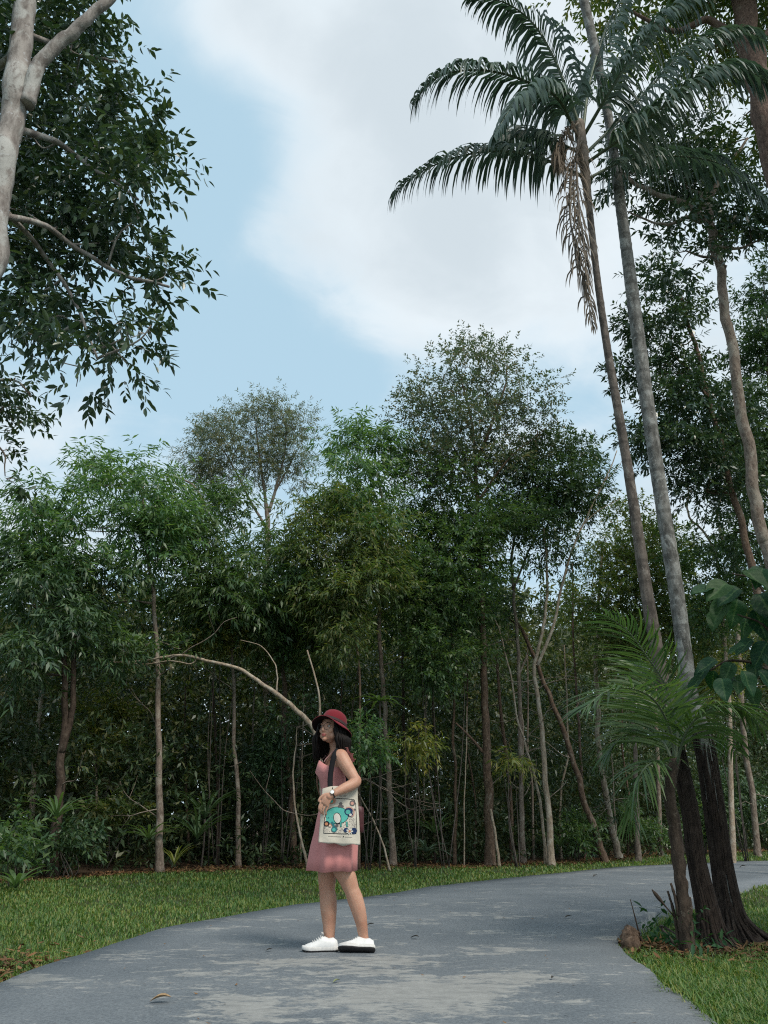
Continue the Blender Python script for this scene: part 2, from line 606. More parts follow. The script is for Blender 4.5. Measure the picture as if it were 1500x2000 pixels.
def road_mat():
    m, nt, out = new_mat('worn_blue_grey_road')
    v = objvec(nt)
    sp = noise(nt, 70.0, 3.0, 0.75, v)
    big = noise(nt, 0.8, 5.0, 0.6, v)
    base = ramp(nt, big, [(0.3, (0.112, 0.130, 0.146)), (0.7, (0.172, 0.189, 0.202))])
    base = mixc(nt, mrange(nt, sp, 0.3, 0.7, 0.0, 0.75), mixc(nt, 1.0, base, (0.75, 0.75, 0.76), 'MULTIPLY'), mixc(nt, 1.0, base, (1.45, 1.42, 1.38), 'MULTIPLY'))
    # coating worn through to pale concrete, in patches
    sm = noise(nt, 1.25, 6.0, 0.62, objvec(nt, (0.75, 1.35, 1)), 0.35)
    fine = noise(nt, 13.0, 6.0, 0.75, objvec(nt, (0.6, 1.0, 1)), 0.5)
    acc = None
    tc = nt.nodes.new('ShaderNodeTexCoord')
    for px, py, r, w in ((640, 1905, 1.0, 0.26), (470, 1950, 0.8, 0.22), (830, 1945, 0.85, 0.28), (760, 1880, 0.5, 0.2), (960, 1855, 0.45, 0.24),
                         (760, 1990, 0.5, 0.2), (1010, 1905, 0.6, 0.22), (1198, 1832, 0.2, 0.42), (1050, 1775, 0.8, 0.16), (1000, 1790, 0.6, 0.18),
                         (50, 1912, 0.25, 0.34), (780, 1800, 0.7, 0.1), (540, 1840, 0.4, 0.1), (560, 1895, 0.5, 0.2), (330, 1900, 0.5, 0.10), (1060, 1950, 0.3, 0.2)):
        q = gp(px, py)
        d = nt.nodes.new('ShaderNodeVectorMath')
        d.operation = 'DISTANCE'
        nt.links.new(tc.outputs['Object'], d.inputs[0])
        d.inputs[1].default_value = q
        f = mrange(nt, d.outputs['Value'], 0.0, r, w, 0.0)
        if acc is None:
            acc = f
        else:
            a = nt.nodes.new('ShaderNodeMath')
            a.operation = 'MAXIMUM'
            nt.links.new(acc, a.inputs[0])
            nt.links.new(f, a.inputs[1])
            acc = a.outputs[0]

    def add(a, b, op='ADD'):
        n = nt.nodes.new('ShaderNodeMath')
        n.operation = op
        nt.links.new(a, n.inputs[0])
        if isinstance(b, float):
            n.inputs[1].default_value = b
        else:
            nt.links.new(b, n.inputs[1])
        return n.outputs[0]
    strk = noise(nt, 3.2, 6.0, 0.75, objvec(nt, (0.7, 1.5, 1)), 0.6)
    tot = add(add(add(sm, acc), add(add(fine, -0.22), 0.95, 'MULTIPLY')), add(add(strk, -0.5), 0.5, 'MULTIPLY'))
    mk = mrange(nt, tot, 0.85, 1.0, 0.0, 0.68)
    worn = ramp(nt, fine, [(0.35, (0.25, 0.242, 0.225)), (0.65, (0.40, 0.39, 0.36))])
    c = mixc(nt, mk, base, worn)
    # broad darker patches, scattered by noise
    dk = noise(nt, 0.45, 3.0, 0.5, v)
    c = mixc(nt, mrange(nt, dk, 0.58, 0.75, 0.0, 0.35), c, mixc(nt, 1.0, c, (0.55, 0.58, 0.62), 'MULTIPLY'))
    principled(nt, out, c, 0.78, 0.25, bump(nt, sp, 0.35, 0.006))
    return m


ncross = 9
ring = []
for k in range(ncross):
    f = k / (ncross - 1)
    P = Le * (1 - f) + Re * f
    ring.append(np.c_[P, np.full(NR, 0.010 * math.sin(math.pi * f))])
lo_l = np.c_[Le + (Le - Re) * 0.004, np.full(NR, -0.22)]
lo_r = np.c_[Re + (Re - Le) * 0.004, np.full(NR, -0.36)]
R = np.stack([lo_l] + ring + [lo_r], 1)
mb = MB()
mb.rings(R, close=False)
road = mb.build('road', road_mat(), smooth=False)
tag(road, 'curving blue grey path with worn pale patches', kind='structure')

# ground height and cover
FX = np.array([-60, -14, -6.5, -5.2, -4.3, -1.6, 2.2, 5.3, 8.0, 13.0, 60])
FY = np.array([11.0, 11.6, 12.4, 14.4, 16.0, 17.4, 18.0, 20.4, 25.0, 28.5, 29.5])


def forest_edge(X):
    return np.interp(X, FX, FY)


DIP = gp(1255, 1815)[:2]
MOUND = gp(1430, 1850)[:2]


def gz(X, Y):
    z = -0.045 + 0.012 * np.sin(1.7 * X + 0.6 * Y) * np.sin(1.3 * Y - 0.4 * X)
    z = z - 0.15 * np.exp(-((X - DIP[0] - 0.30) ** 2 / 0.30 + (Y - DIP[1] - 0.35) ** 2 / 0.8))
    z = z - 0.07 * np.exp(-((X - 4.6) ** 2 / 3.0 + (Y - 9.3) ** 2 / 4.0))
    e = np.clip((Y - forest_edge(X)) / 6.0, 0, 1)
    return z + 0.22 * e * e


xs = np.unique(np.concatenate((-np.geomspace(1500, 30, 14), np.arange(-30, -8, 0.6), np.arange(-8, 10, 0.14), np.arange(10, 34, 0.6), np.geomspace(34, 1500, 14))))
ys = np.unique(np.concatenate((-np.geomspace(1500, 8, 12), np.arange(-8, 3, 0.6), np.arange(3, 22, 0.14), np.arange(22, 42, 0.6), np.geomspace(42, 1500, 14))))
XX, YY = np.meshgrid(xs, ys, indexing='ij')
ZZ = gz(XX, YY)
V = np.stack((XX, YY, ZZ), -1).reshape(-1, 3)
nx, ny = XX.shape
I = np.arange(nx - 1)[:, None] * ny + np.arange(ny - 1)[None]
Q = np.stack((I, I + ny, I + ny + 1, I + 1), -1).reshape(-1, 4)
gme = mesh_from('ground', V, Q, None, True)
at_ = gme.attributes.new('forest', 'FLOAT', 'POINT')
fe = np.clip((V[:, 1] - forest_edge(V[:, 0]) + 0.35) / 0.7, 0, 1)
at_.data.foreach_set('value', fe.astype(np.float32))


def ground_mat():
    m, nt, out = new_mat('soil_and_turf')
    v = objvec(nt)
    a = noise(nt, 3.0, 6.0, 0.65, v)
    b = noise(nt, 40.0, 4.0, 0.7, v)
    turf = ramp(nt, a, [(0.3, (0.035, 0.062, 0.022)), (0.6, (0.06, 0.075, 0.030)), (0.75, (0.10, 0.075, 0.042))])
    soil = ramp(nt, b, [(0.3, (0.030, 0.022, 0.016)), (0.7, (0.085, 0.058, 0.036))])
    at = nt.nodes.new('ShaderNodeAttribute')
    at.attribute_name = 'forest'
    c = mixc(nt, at.outputs['Fac'], turf, soil)
    c = mixc(nt, mrange(nt, b, 0.35, 0.7, 0.0, 0.5), c, soil)
    principled(nt, out, c, 0.95, 0.1, bump(nt, b, 0.8, 0.02))
    return m


ground = link('ground', gme, ground_mat())
tag(ground, 'turf and dark leafy soil around the path', kind='structure')


# ---------------------------------------------------------------- leaf generator
def leaf_arrays(P, D, U, L, W, kind='q', curl=0.12):
    D = nrm(D)
    S = nrm(np.cross(D, U))
    Nn = np.cross(S, D)
    L = np.asarray(L)[:, None]
    W = np.asarray(W)[:, None]
    n = len(P)
    if kind == 'q':
        V = np.stack((P, P + D * L * 0.42 - S * W * 0.5 + Nn * W * 0.12, P + D * L - Nn * L * curl, P + D * L * 0.42 + S * W * 0.5 + Nn * W * 0.12), 1)
        Q = np.arange(n)[:, None] * 4 + np.array((0, 1, 2, 3))[None]
        return V.reshape(-1, 3), Q, None
    V = np.stack((P,
                  P + D * L * 0.28 - S * W * 0.42 + Nn * W * 0.14,
                  P + D * L * 0.62 - S * W * 0.40 + Nn * (W * 0.12 - L * curl * 0.35),
                  P + D * L - Nn * L * curl,
                  P + D * L * 0.62 + S * W * 0.40 + Nn * (W * 0.12 - L * curl * 0.35),
                  P + D * L * 0.28 + S * W * 0.42 + Nn * W * 0.14,
                  P + D * L * 0.48 - Nn * L * curl * 0.15), 1)
    k = np.arange(n)[:, None] * 7
    Q = np.concatenate((k + np.array((0, 6, 2, 1))[None], k + np.array((0, 5, 4, 6))[None]))
    T = np.concatenate((k + np.array((6, 3, 2))[None], k + np.array((6, 4, 3))[None]))
    return V.reshape(-1, 3), Q, T


def twig_leaves(rng, P, D, nper, tw, L, W, droop, spread=0.9, jit=0.25):
    """leaves set along twigs that start at P and run along D"""
    n = len(P)
    s = (np.arange(nper) + rng.random((n, nper))) / nper
    tl = tw * (0.7 + 0.6 * rng.random((n, 1)))
    pos = P[:, None] + D[:, None] * (s * tl)[..., None]
    pos[..., 2] -= (s ** 2) * tl * droop * 0.5
    a = nrm(np.cross(D, rng.standard_normal((n, 3)) + np.array((0.01, 0.02, 0.03))))
    b = np.cross(D, a)
    ph = (np.arange(nper)[None] * 2.4 + rng.random((n, 1)) * 6.28) + rng.standard_normal((n, nper)) * 0.3
    side = np.cos(ph)[..., None] * a[:, None] + np.sin(ph)[..., None] * b[:, None]
    d = D[:, None] * (0.55 + 0.5 * s[..., None]) + side * spread + rng.standard_normal((n, nper, 3)) * jit
    d = nrm(d)
    d[..., 2] -= droop
    U = rng.standard_normal((n, nper, 3)) * 0.45 + np.array((0, 0, 1.0))
    LL = L * (0.65 + 0.6 * rng.random((n, nper)))
    WW = W * (0.75 + 0.5 * rng.random((n, nper))) * LL / L
    f = lambda x: x.reshape(-1, 3)
    return f(pos), f(d), f(U), LL.ravel(), WW.ravel()


COV = 2.7
TRK = 0.78
STY = {  # leaf length, width, droop, leaves per twig, twig length, clump radius
    'lance': (0.19, 0.042, 0.75, 9, 0.32, 0.42),
    'mid': (0.13, 0.045, 0.35, 9, 0.28, 0.40),
    'small': (0.095, 0.045, 0.12, 8, 0.26, 0.38),
    'fine': (0.12, 0.028, 0.45, 10, 0.34, 0.42),
    'near': (0.106, 0.042, 0.55, 8, 0.26, 0.24),
}


def blob_twigs(rng, c, r, ntw, clump_r, shell=0.35):
    nc = max(3, int(ntw / 26))
    u = nrm(rng.standard_normal((nc, 3)))
    rad = (shell + (1 - shell) * rng.random((nc, 1)) ** 0.5)
    rad = np.minimum(rad * (0.85 + 0.3 * rng.random((nc, 1))), 1.12)
    cc = c + u * rad * r
    wts = rng.random(nc) ** 1.5 + 0.15
    idx = rng.choice(nc, ntw, p=wts / wts.sum())
    off = rng.standard_normal((ntw, 3)) * clump_r * np.array((1, 1, 0.62))
    P = cc[idx] + off * 0.75
    D = nrm(nrm(off) * 0.8 + (cc[idx] - c) / np.maximum(np.linalg.norm(r), 0.1) * 0.9 + np.array((0, 0, 0.25)) + rng.standard_normal((ntw, 3)) * 0.3)
    return P, D, cc


def blob_world(b, Y):
    px, py, rx, ry, dY = b[:5]
    c = at(px, py, Y + dY)
    s = mpp(px, py, Y + dY)
    rz = (at(px, py - ry, Y + dY)[2] - at(px, py + ry, Y + dY)[2]) / 2
    return c, np.array((rx * s, max(0.5, 0.5 * (rx * s + rz)) if len(b) < 7 else b[6], rz))


def make_crown(rng, blobs, Y, sty, cov=2.0, kind='q', scale=1.0):
    L, W, droop, nper, tw, cr = STY[sty]
    L, W = L * scale, W * scale
    cov = cov * COV
    A = []
    cents = []
    for b in blobs:
        c, r = blob_world(b, Y)
        k = cov * (b[5] if len(b) > 5 else 1.0)
        nl = k * math.pi * r[0] * r[2] / (0.5 * L * W)
        ntw = int(min(max(8, nl / nper), 9000))
        P, D, cc = blob_twigs(rng, c, r, ntw, min(cr, 0.55 * min(r[0], r[2])))
        A.append(twig_leaves(rng, P, D, nper, tw, L, W, droop))
        cents.append((c, r, cc))
    A = [np.concatenate(x) for x in zip(*A)]
    return leaf_arrays(*A, kind=kind), cents


def grow_limbs(mb, rng, trunk, rad, cents, frac=0.5, rmin=0.006, sides=5, rmax=0.6):
    """limbs from the trunk to the clumps of the crown"""
    for c, r, cc in cents:
        d = np.linalg.norm(trunk - c, axis=1) + 1.5 * np.maximum(0, trunk[:, 2] - c[2] + 0.2 * r[2])
        i = int(np.argmin(d))
        p0 = trunk[i]
        r0 = max(rad[i] * rmax * 0.75, 0.012)
        ctrl = p0 + (c - p0) * 0.55 + np.array((0, 0, -0.10)) * np.linalg.norm(c - p0)
        main = np.array([p0, ctrl + rng.standard_normal(3) * 0.06, c])
        if np.linalg.norm(c - p0) > 0.3:
            mb.tube(main, np.array([r0, r0 * 0.7, r0 * 0.45]), sides, seg=5)
        k = rng.permutation(len(cc))[:max(2, int(len(cc) * frac))]
        for j in k:
            q = cc[j]
            t = rng.random() * 0.5 + 0.45
            s = p0 + (c - p0) * t if rng.random() < 0.6 else c
            mid = s + (q - s) * 0.5 + rng.standard_normal(3) * 0.10 * np.linalg.norm(q - s) + np.array((0, 0, 0.06)) * np.linalg.norm(q - s)
            mb.tube(np.array([s, mid, q]), np.array([max(r0 * 0.42, rmin), max(r0 * 0.28, rmin * 0.8), rmin * 0.5]), 4, seg=4)


def swob(rng, n):
    k = 7
    a = rng.standard_normal((n + 2 * k, 3))
    f = np.array([np.convolve(a[:, j], np.hanning(k) / 2.0, 'same')[k:k + n] for j in range(3)]).T
    return f * np.minimum(1, np.minimum(np.arange(n), np.arange(n)[::-1]) / 4.0)[:, None]


def tree(name, label, Y, trunk, r0, r1, bark='bark_grey', blobs=(), sty='mid', leaf='leaf_mid', cov=2.0, seed=1, limbs=(), cat='tree',
         group=None, kind='q', scale=1.0, forks=(), frac=0.5, dY=None, wobble=0.02, arc=False):
    if Y > 14:
        r0, r1 = r0 * TRK, r1 * TRK
        forks = [(f[0] * TRK, f[1] * TRK, f[2]) for f in forks]
    rng = np.random.default_rng(seed)
    pts = []
    for i, q in enumerate(trunk):
        pts.append(at(q[0], q[1], Y + (q[2] if len(q) > 2 else 0.0)))
    pts = np.array(pts)
    if pts[0][2] > 0.05:                       # run the trunk on down to the ground
        d = (pts[0] - pts[1])
        d = d / max(1e-6, abs(d[2]))
        d[:2] *= 0.35
        pts = np.vstack((pts[0] + d * (pts[0][2] + 0.08), pts))
    pts[0][2] = gz(pts[0][0], pts[0][1]) - 0.06
    base = pts[0].copy()
    base[2] += 0.06
    s = np.linspace(0, 1, len(pts))
    z = (pts[:, 2] - pts[0, 2]) / max(0.1, pts[-1, 2] - pts[0, 2])
    rad = r0 + (r1 - r0) * np.clip(z, 0, 1) ** 0.8
    if arc:
        al = np.r_[0, np.cumsum(np.linalg.norm(np.diff(pts, axis=0), axis=1))]
        rad = r0 + (r1 - r0) * al / al[-1]
    sp, sr = spline(pts, rad, 8)
    sp[2:-1] += swob(rng, len(sp) - 3) * wobble * np.array((1, 1, 0.2))
    root = thing(name, base, label, cat, group)
    mb = MB()
    sr2 = sr.copy()
    hh = sp[:, 2] - sp[0, 2]
    sr2 *= 1 + 0.45 * np.exp(-hh / 0.18)
    mb.tube(sp, sr2, 10 if r0 > 0.05 else 7, rough=0.03, rng=rng)
    mb.build('trunk', M[bark], root, True, base)
    allp, allr = sp, sr
    if Y > 14 and len(trunk) > 4:               # dead side twigs low on the trunk
        mt = MB()
        for _ in range(int(rng.integers(2, 5))):
            zt = 0.8 + 4.2 * rng.random()
            i = int(np.argmin(abs(sp[:, 2] - zt)))
            d = nrm(np.array((rng.choice((-1, 1)) * (.6 + rng.random()), rng.normal(-.2, .5), rng.normal(.25, .45))))
            ln = 0.5 + 1.1 * rng.random()
            q = [sp[i]]
            for _k in range(5):
                q.append(q[-1] + d * ln / 5)
                d = nrm(d + rng.normal(0, .25, 3) + np.array((0, 0, .06)))
            mt.tube(np.array(q), np.linspace(.013, .004, 6), 4, seg=3)
            j = 3
            d2 = nrm(d + rng.normal(0, .7, 3))
            mt.tube(np.array([q[j], q[j] + d2 * ln * .22, q[j] + d2 * ln * .4 + np.array((0, 0, .04))]), np.array([.007, .005, .003]), 4, seg=3)
        tag(mt.build('dead_twigs', M['bark_grey'], root, True, base), kind='stuff')
    for fk in forks:
        fp = np.array([at(q[0], q[1], Y + (q[2] if len(q) > 2 else 0.0)) for q in fk[2]])
        m2 = MB()
        f_r = np.linspace(fk[0], fk[1], len(fp))
        f_s, f_rr = spline(fp, f_r, 7)
        f_s[2:-1] += swob(rng, len(f_s) - 3) * wobble * 0.6
        m2.tube(f_s, f_rr, 7, rough=0.03, rng=rng)
        m2.build('limb', M[bark], root, True, base)
        allp, allr = np.vstack((allp, f_s)), np.r_[allr, f_rr]
    if blobs:
        (V, Q, T), cents = make_crown(rng, blobs, Y, sty, cov, kind, scale)
        me = mesh_from('crown', V - base, Q, T)
        link('crown', me, M[leaf], root)
        m3 = MB()
        up = allp[:, 2] > 0.25 * allp[:, 2].max()
        grow_limbs(m3, rng, allp[up], allr[up], cents, frac)
        if m3.n:
            tag(m3.build('branches', M[bark if r0 > 0.05 else 'twig'], root, True, base), kind='stuff')
    return root

# ---------------------------------------------------------------- the forest edge, tree by tree
tree('broadleaf_tree', 'slender tree with pale mottled trunk and wide crown of drooping lance leaves', 16.0,
     [(313, 1700), (311, 1560), (308, 1400), (306, 1280), (300, 1170), (287, 1080), (281, 1000), (278, 930)], 0.10, 0.035, 'bark_grey',
     [(270, 935, 75, 60, 0), (150, 930, 70, 50, 0), (110, 985, 80, 50, -.6), (210, 985, 90, 50, -.5), (305, 990, 60, 60, 0), (60, 1040, 50, 50, 0, .8),
      (180, 1080, 90, 45, .6, .55), (310, 1090, 55, 40, -.5, .6), (120, 1150, 90, 45, -.4, .6), (230, 1165, 60, 35, .5, .5), (60, 1000, 60, 50, -.8), (250, 1040, 90, 50, -.9), (100, 1080, 90, 55, -.9), (330, 1040, 40, 50, -.6), (40, 1120, 60, 60, -.8)],
     'lance', 'leaf_lance', 1.05, 11, forks=[(0.035, 0.015, [(297, 1178), (250, 1175), (180, 1182)]), (0.03, 0.012, [(283, 1045), (320, 1070), (345, 1110)])])
tree('twin_trunk_tree', 'dark tree whose trunk divides in two low down, near the forest corner', 14.6,
     [(102, 1712), (110, 1600), (118, 1500), (125, 1420), (126, 1330), (122, 1250)], 0.13, 0.06, 'bark_dark',
     [(60, 1180, 90, 60, -.6), (150, 1240, 80, 50, -.3), (40, 1290, 70, 60, -.8), (95, 1110, 90, 60, .5), (170, 1150, 80, 60, .7)],
     'lance', 'leaf_dark', 1.5, 12, forks=[(0.085, 0.05, [(120, 1470), (138, 1400), (145, 1320), (142, 1220)])])
tree('tall_feathery_tree', 'tall grey green tree with fine bronze tipped foliage rising behind the others', 27.0,
     [(515, 1640), (518, 1300), (521, 1100), (523, 1020), (520, 985)], 0.20, 0.11, 'bark_grey',
     [(500, 830, 45, 40, 0), (555, 820, 48, 38, 0), (430, 860, 55, 40, 0), (385, 900, 40, 35, 0), (470, 890, 70, 45, 0), (560, 880, 45, 45, 0),
      (420, 940, 60, 35, 0, .8), (500, 930, 40, 35, 0, .5), (585, 920, 22, 28, 0, .5), (548, 792, 22, 16, 0, .7), (495, 795, 20, 16, 0, .7), (400, 975, 50, 30, 0, .7)],
     'fine', 'leaf_bronze', 1.1, 13, scale=1.15,
     forks=[(0.09, 0.03, [(522, 1005), (515, 950), (505, 880), (500, 830)]), (0.09, 0.03, [(525, 1000), (540, 950), (555, 890), (560, 830)]),
            (0.07, 0.025, [(520, 1030), (490, 980), (460, 920), (430, 870)]), (0.05, 0.02, [(535, 965), (565, 910), (580, 880)])])
tree('midstorey_tree', 'dense mid green tree with thin grey trunk behind the arching branch', 17.8,
     [(466, 1692), (464, 1560), (458, 1430), (455, 1300), (450, 1180), (445, 1080)], 0.075, 0.03, 'bark_grey',
     [(400, 1030, 70, 45, 0), (480, 1020, 70, 45, 0), (440, 1085, 110, 55, -.5), (380, 1130, 70, 60, -.4), (500, 1110, 70, 60, -.2), (430, 1180, 100, 60, -.5),
      (530, 1050, 40, 40, .3), (370, 1210, 60, 50, 0), (500, 1200, 70, 55, 0), (340, 1060, 50, 60, -.8), (440, 1140, 110, 60, -1.2), (560, 1120, 40, 60, -.8)],
     'lance', 'leaf_mid', 1.2, 14, forks=[(0.05, 0.02, [(425, 1040), (405, 1000), (392, 968), (372, 944), (345, 932), (325, 930)])])
tree('leaning_pale_tree', 'pale tree bending over in a long bare arch to the edge of the lawn', 15.6,
     [(638, 1694), (632, 1600), (627, 1520), (621, 1460), (615, 1428), (598, 1405), (565, 1375), (535, 1352), (500, 1328), (470, 1308), (435, 1297),
      (400, 1290), (372, 1282), (340, 1280), (300, 1287), (262, 1292), (220, 1294)], 0.095, 0.018, 'bark_pale',
     [(250, 1260, 55, 28, -.2, .7), (330, 1255, 50, 28, 0, .6), (210, 1300, 40, 26, -.2, .7)], 'mid', 'leaf_mid', 1.3, 15,
     forks=[(0.022, 0.008, [(540, 1355), (541, 1320), (536, 1295), (510, 1262), (470, 1250)]), (0.03, 0.02, [(621, 1440), (624, 1400), (620, 1340), (600, 1270)]),
            (0.02, 0.008, [(385, 1286), (372, 1296), (330, 1290), (280, 1298), (200, 1290)])], wobble=0.012, arc=True)
tree('brown_trunk_tree', 'tree with bent brown trunk standing left of the leaning pale tree', 18.6,
     [(576, 1690), (570, 1620), (566, 1540), (558, 1470), (554, 1410), (556, 1330), (540, 1240), (545, 1150)], 0.10, 0.05, 'bark_brown',
     [(590, 1200, 60, 50, 0), (540, 1260, 60, 45, 0), (610, 1140, 60, 50, .3), (560, 1160, 50, 45, .5), (625, 1260, 50, 45, -.2)],
     'mid', 'leaf_olive', 1.6, 16)
tree('sapling', 'thin white stemmed sapling curving up beside the dress hem', 17.2,
     [(600, 1688), (588, 1640), (578, 1590), (573, 1530), (576, 1470), (580, 1420)], 0.04, 0.014, 'bark_pale',
     [(590, 1400, 40, 25, 0, .7), (560, 1380, 40, 25, .3, .6)], 'mid', 'leaf_dark', 1.2, 17, wobble=0.01)
tree('bare_branch_sapling', 'sapling with bare forked white top against the dark leaves', 19.0,
     [(586, 1680), (590, 1500), (594, 1330), (588, 1250), (578, 1200), (565, 1165), (548, 1140), (540, 1120)], 0.035, 0.012, 'bark_pale',
     [(600, 1310, 35, 40, 0.3, .8)], 'mid', 'leaf_dark', 1.2, 18, forks=[(0.016, 0.006, [(577, 1198), (600, 1190), (612, 1172), (610, 1145)])], wobble=0.01)
tree('light_green_tree', 'light green tree with drooping leaves and straight grey speckled trunk', 18.0,
     [(768, 1694), (765, 1600), (758, 1500), (752, 1400), (746, 1300), (741, 1200), (744, 1100), (747, 1000), (740, 930)], 0.095, 0.035, 'bark_grey',
     [(700, 860, 60, 38, 0), (690, 905, 60, 45, -.4), (750, 900, 50, 50, 0), (660, 850, 28, 26, 0, .7), (730, 960, 60, 45, 0), (690, 1000, 55, 45, -.3, .7),
      (765, 990, 40, 45, -.3, .8), (740, 1060, 60, 50, -.8, .8), (690, 960, 60, 40, -.8)], 'lance', 'leaf_lance', 1.2, 19)
tree('yellowing_tree', 'low tree with yellow green leaves in front of the light green tree', 17.2,
     [(700, 1690), (704, 1500), (700, 1300), (690, 1180), (690, 1090)], 0.05, 0.025, 'bark_brown',
     [(640, 1000, 60, 40, 0, .8), (700, 1050, 70, 45, -.3), (620, 1060, 60, 50, 0), (750, 1060, 50, 45, 0, .8), (670, 1120, 80, 50, 0), (600, 990, 40, 30, .2, .6), (650, 1180, 80, 60, -.8), (590, 1100, 50, 60, -.6), (720, 1150, 50, 50, -.8, .7), (680, 1250, 60, 50, -.6, .7)],
     'lance', 'leaf_olive', 1.5, 20, scale=0.85)
tree('tall_round_leaved_tree', 'tallest central tree with airy grey green crown above all its neighbours', 18.4,
     [(957, 1692), (955, 1600), (952, 1500), (949, 1400), (946, 1300), (942, 1200), (936, 1100), (932, 1000), (930, 900), (922, 820), (900, 740)], 0.15, 0.03, 'bark_brown',
     [(905, 700, 50, 38, 0, .8), (985, 715, 40, 34, .2, .6), (870, 760, 60, 42, 0, .85), (950, 770, 60, 50, 0, .8), (1030, 770, 45, 55, 0, .5), (830, 810, 45, 45, 0, .9),
      (900, 840, 70, 50, -.3), (990, 840, 70, 50, .3, .8), (1060, 840, 38, 45, .2, .5), (830, 880, 45, 45, 0), (925, 670, 22, 16, 0, .7), (880, 910, 70, 45, 0),
      (960, 900, 60, 40, .4, .8), (840, 950, 60, 50, .3), (1080, 810, 25, 35, 0, .35)],
     'small', 'leaf_grey', 1.15, 21, forks=[(0.07, 0.02, [(931, 900), (960, 830), (985, 760), (990, 715)]), (0.05, 0.015, [(932, 960), (890, 880), (850, 810)]),
                                            (0.05, 0.015, [(933, 980), (990, 900), (1050, 850)]), (0.05, 0.03, [(944, 1470), (918, 1440), (890, 1412)])], frac=0.9)
tree('shade_tree', 'dark crowned tree filling the gap left of the tallest trunk', 18.8,
     [(888, 1690), (888, 1550), (887, 1410), (882, 1250), (875, 1120)], 0.055, 0.03, 'bark_brown',
     [(840, 1030, 75, 55, 0), (900, 1010, 70, 50, 0), (860, 1110, 90, 60, 0), (800, 1100, 60, 60, .3), (920, 1090, 60, 55, .2), (850, 1190, 90, 60, .2), (800, 1230, 60, 50, 0),
      (900, 1220, 60, 60, .4), (860, 960, 60, 40, -.8, .8), (930, 1000, 50, 60, -1, .8), (880, 1080, 80, 60, -1.2), (830, 1160, 80, 60, -1), (930, 1180, 50, 60, -1, .6), (790, 1170, 50, 60, -.8), (860, 1280, 70, 50, -.8, .8), (1000, 1060, 60, 60, -.8, .8)], 'mid', 'leaf_mid', 1.25, 22)
tree('round_dark_tree', 'dark green tree with rounded crown leaning towards the palms', 19.2,
     [(1022, 1690), (1018, 1560), (1015, 1400), (1012, 1280), (1005, 1180), (998, 1100), (1010, 1010), (1050, 950)], 0.085, 0.035, 'bark_grey',
     [(1090, 890, 70, 40, 0), (1130, 930, 45, 55, -.3), (1060, 940, 70, 50, 0), (1000, 960, 55, 55, .3, .8), (1110, 985, 50, 35, -.2), (1040, 1010, 50, 40, 0, .8), (1135, 865, 28, 22, 0, .6), (1080, 1050, 50, 50, -.5, .7), (990, 1030, 50, 50, -.6)],
     'mid', 'leaf_dark', 1.7, 23, forks=[(0.04, 0.015, [(1003, 1150), (1040, 1060), (1090, 960), (1130, 900)])])
tree('forked_pale_tree', 'pale trunked tree dividing into two bare slanting stems', 18.6,
     [(1077, 1694), (1072, 1600), (1064, 1500), (1058, 1420), (1046, 1340), (1044, 1300), (1058, 1240), (1068, 1180), (1068, 1100), (1062, 1030)], 0.10, 0.03, 'bark_pale',
     [(1060, 1060, 40, 45, .3, .5)], 'mid', 'leaf_dark', 1.3, 24,
     forks=[(0.055, 0.016, [(1050, 1300), (1078, 1230), (1092, 1170), (1115, 1080), (1150, 1000), (1188, 925), (1205, 880)]), (0.02, 0.008, [(1135, 1030), (1165, 1000), (1210, 975)]),
            (0.015, 0.006, [(1180, 940), (1205, 915), (1225, 880)])], wobble=0.012)
tree('slanting_tree', 'dark trunk slanting down to the lawn beside the forked pale tree', 20.2,
     [(1183, 1682), (1165, 1630), (1140, 1560), (1118, 1480), (1095, 1410), (1070, 1350), (1050, 1300), (1020, 1230)], 0.11, 0.06, 'bark_brown',
     [(1000, 1180, 50, 50, 0.4, .7), (960, 1160, 40, 50, .6, .6)], 'mid', 'leaf_dark', 1.3, 25)
tree('crooked_tree', 'crooked pale tree with curving base right of the slanting trunk', 22.5,
     [(1206, 1668), (1192, 1600), (1176, 1510), (1166, 1440), (1168, 1380), (1163, 1300), (1168, 1200), (1176, 1080)], 0.12, 0.05, 'bark_pale',
     [(1180, 1050, 50, 40, 0, .7), (1190, 1120, 60, 50, .3, .6), (1150, 1180, 50, 50, 0, .5), (1230, 1060, 50, 40, 0, .7)], 'mid', 'leaf_olive', 1.3, 26)
tree('bare_pole_tree', 'thin bare trunk leaning left between the tallest tree and the forked one', 18.8,
     [(1062, 1640), (1050, 1540), (1025, 1450), (1010, 1400), (1000, 1330), (985, 1270), (975, 1230), (950, 1170)], 0.05, 0.02, 'bark_pale', (), seed=27, wobble=0.01)
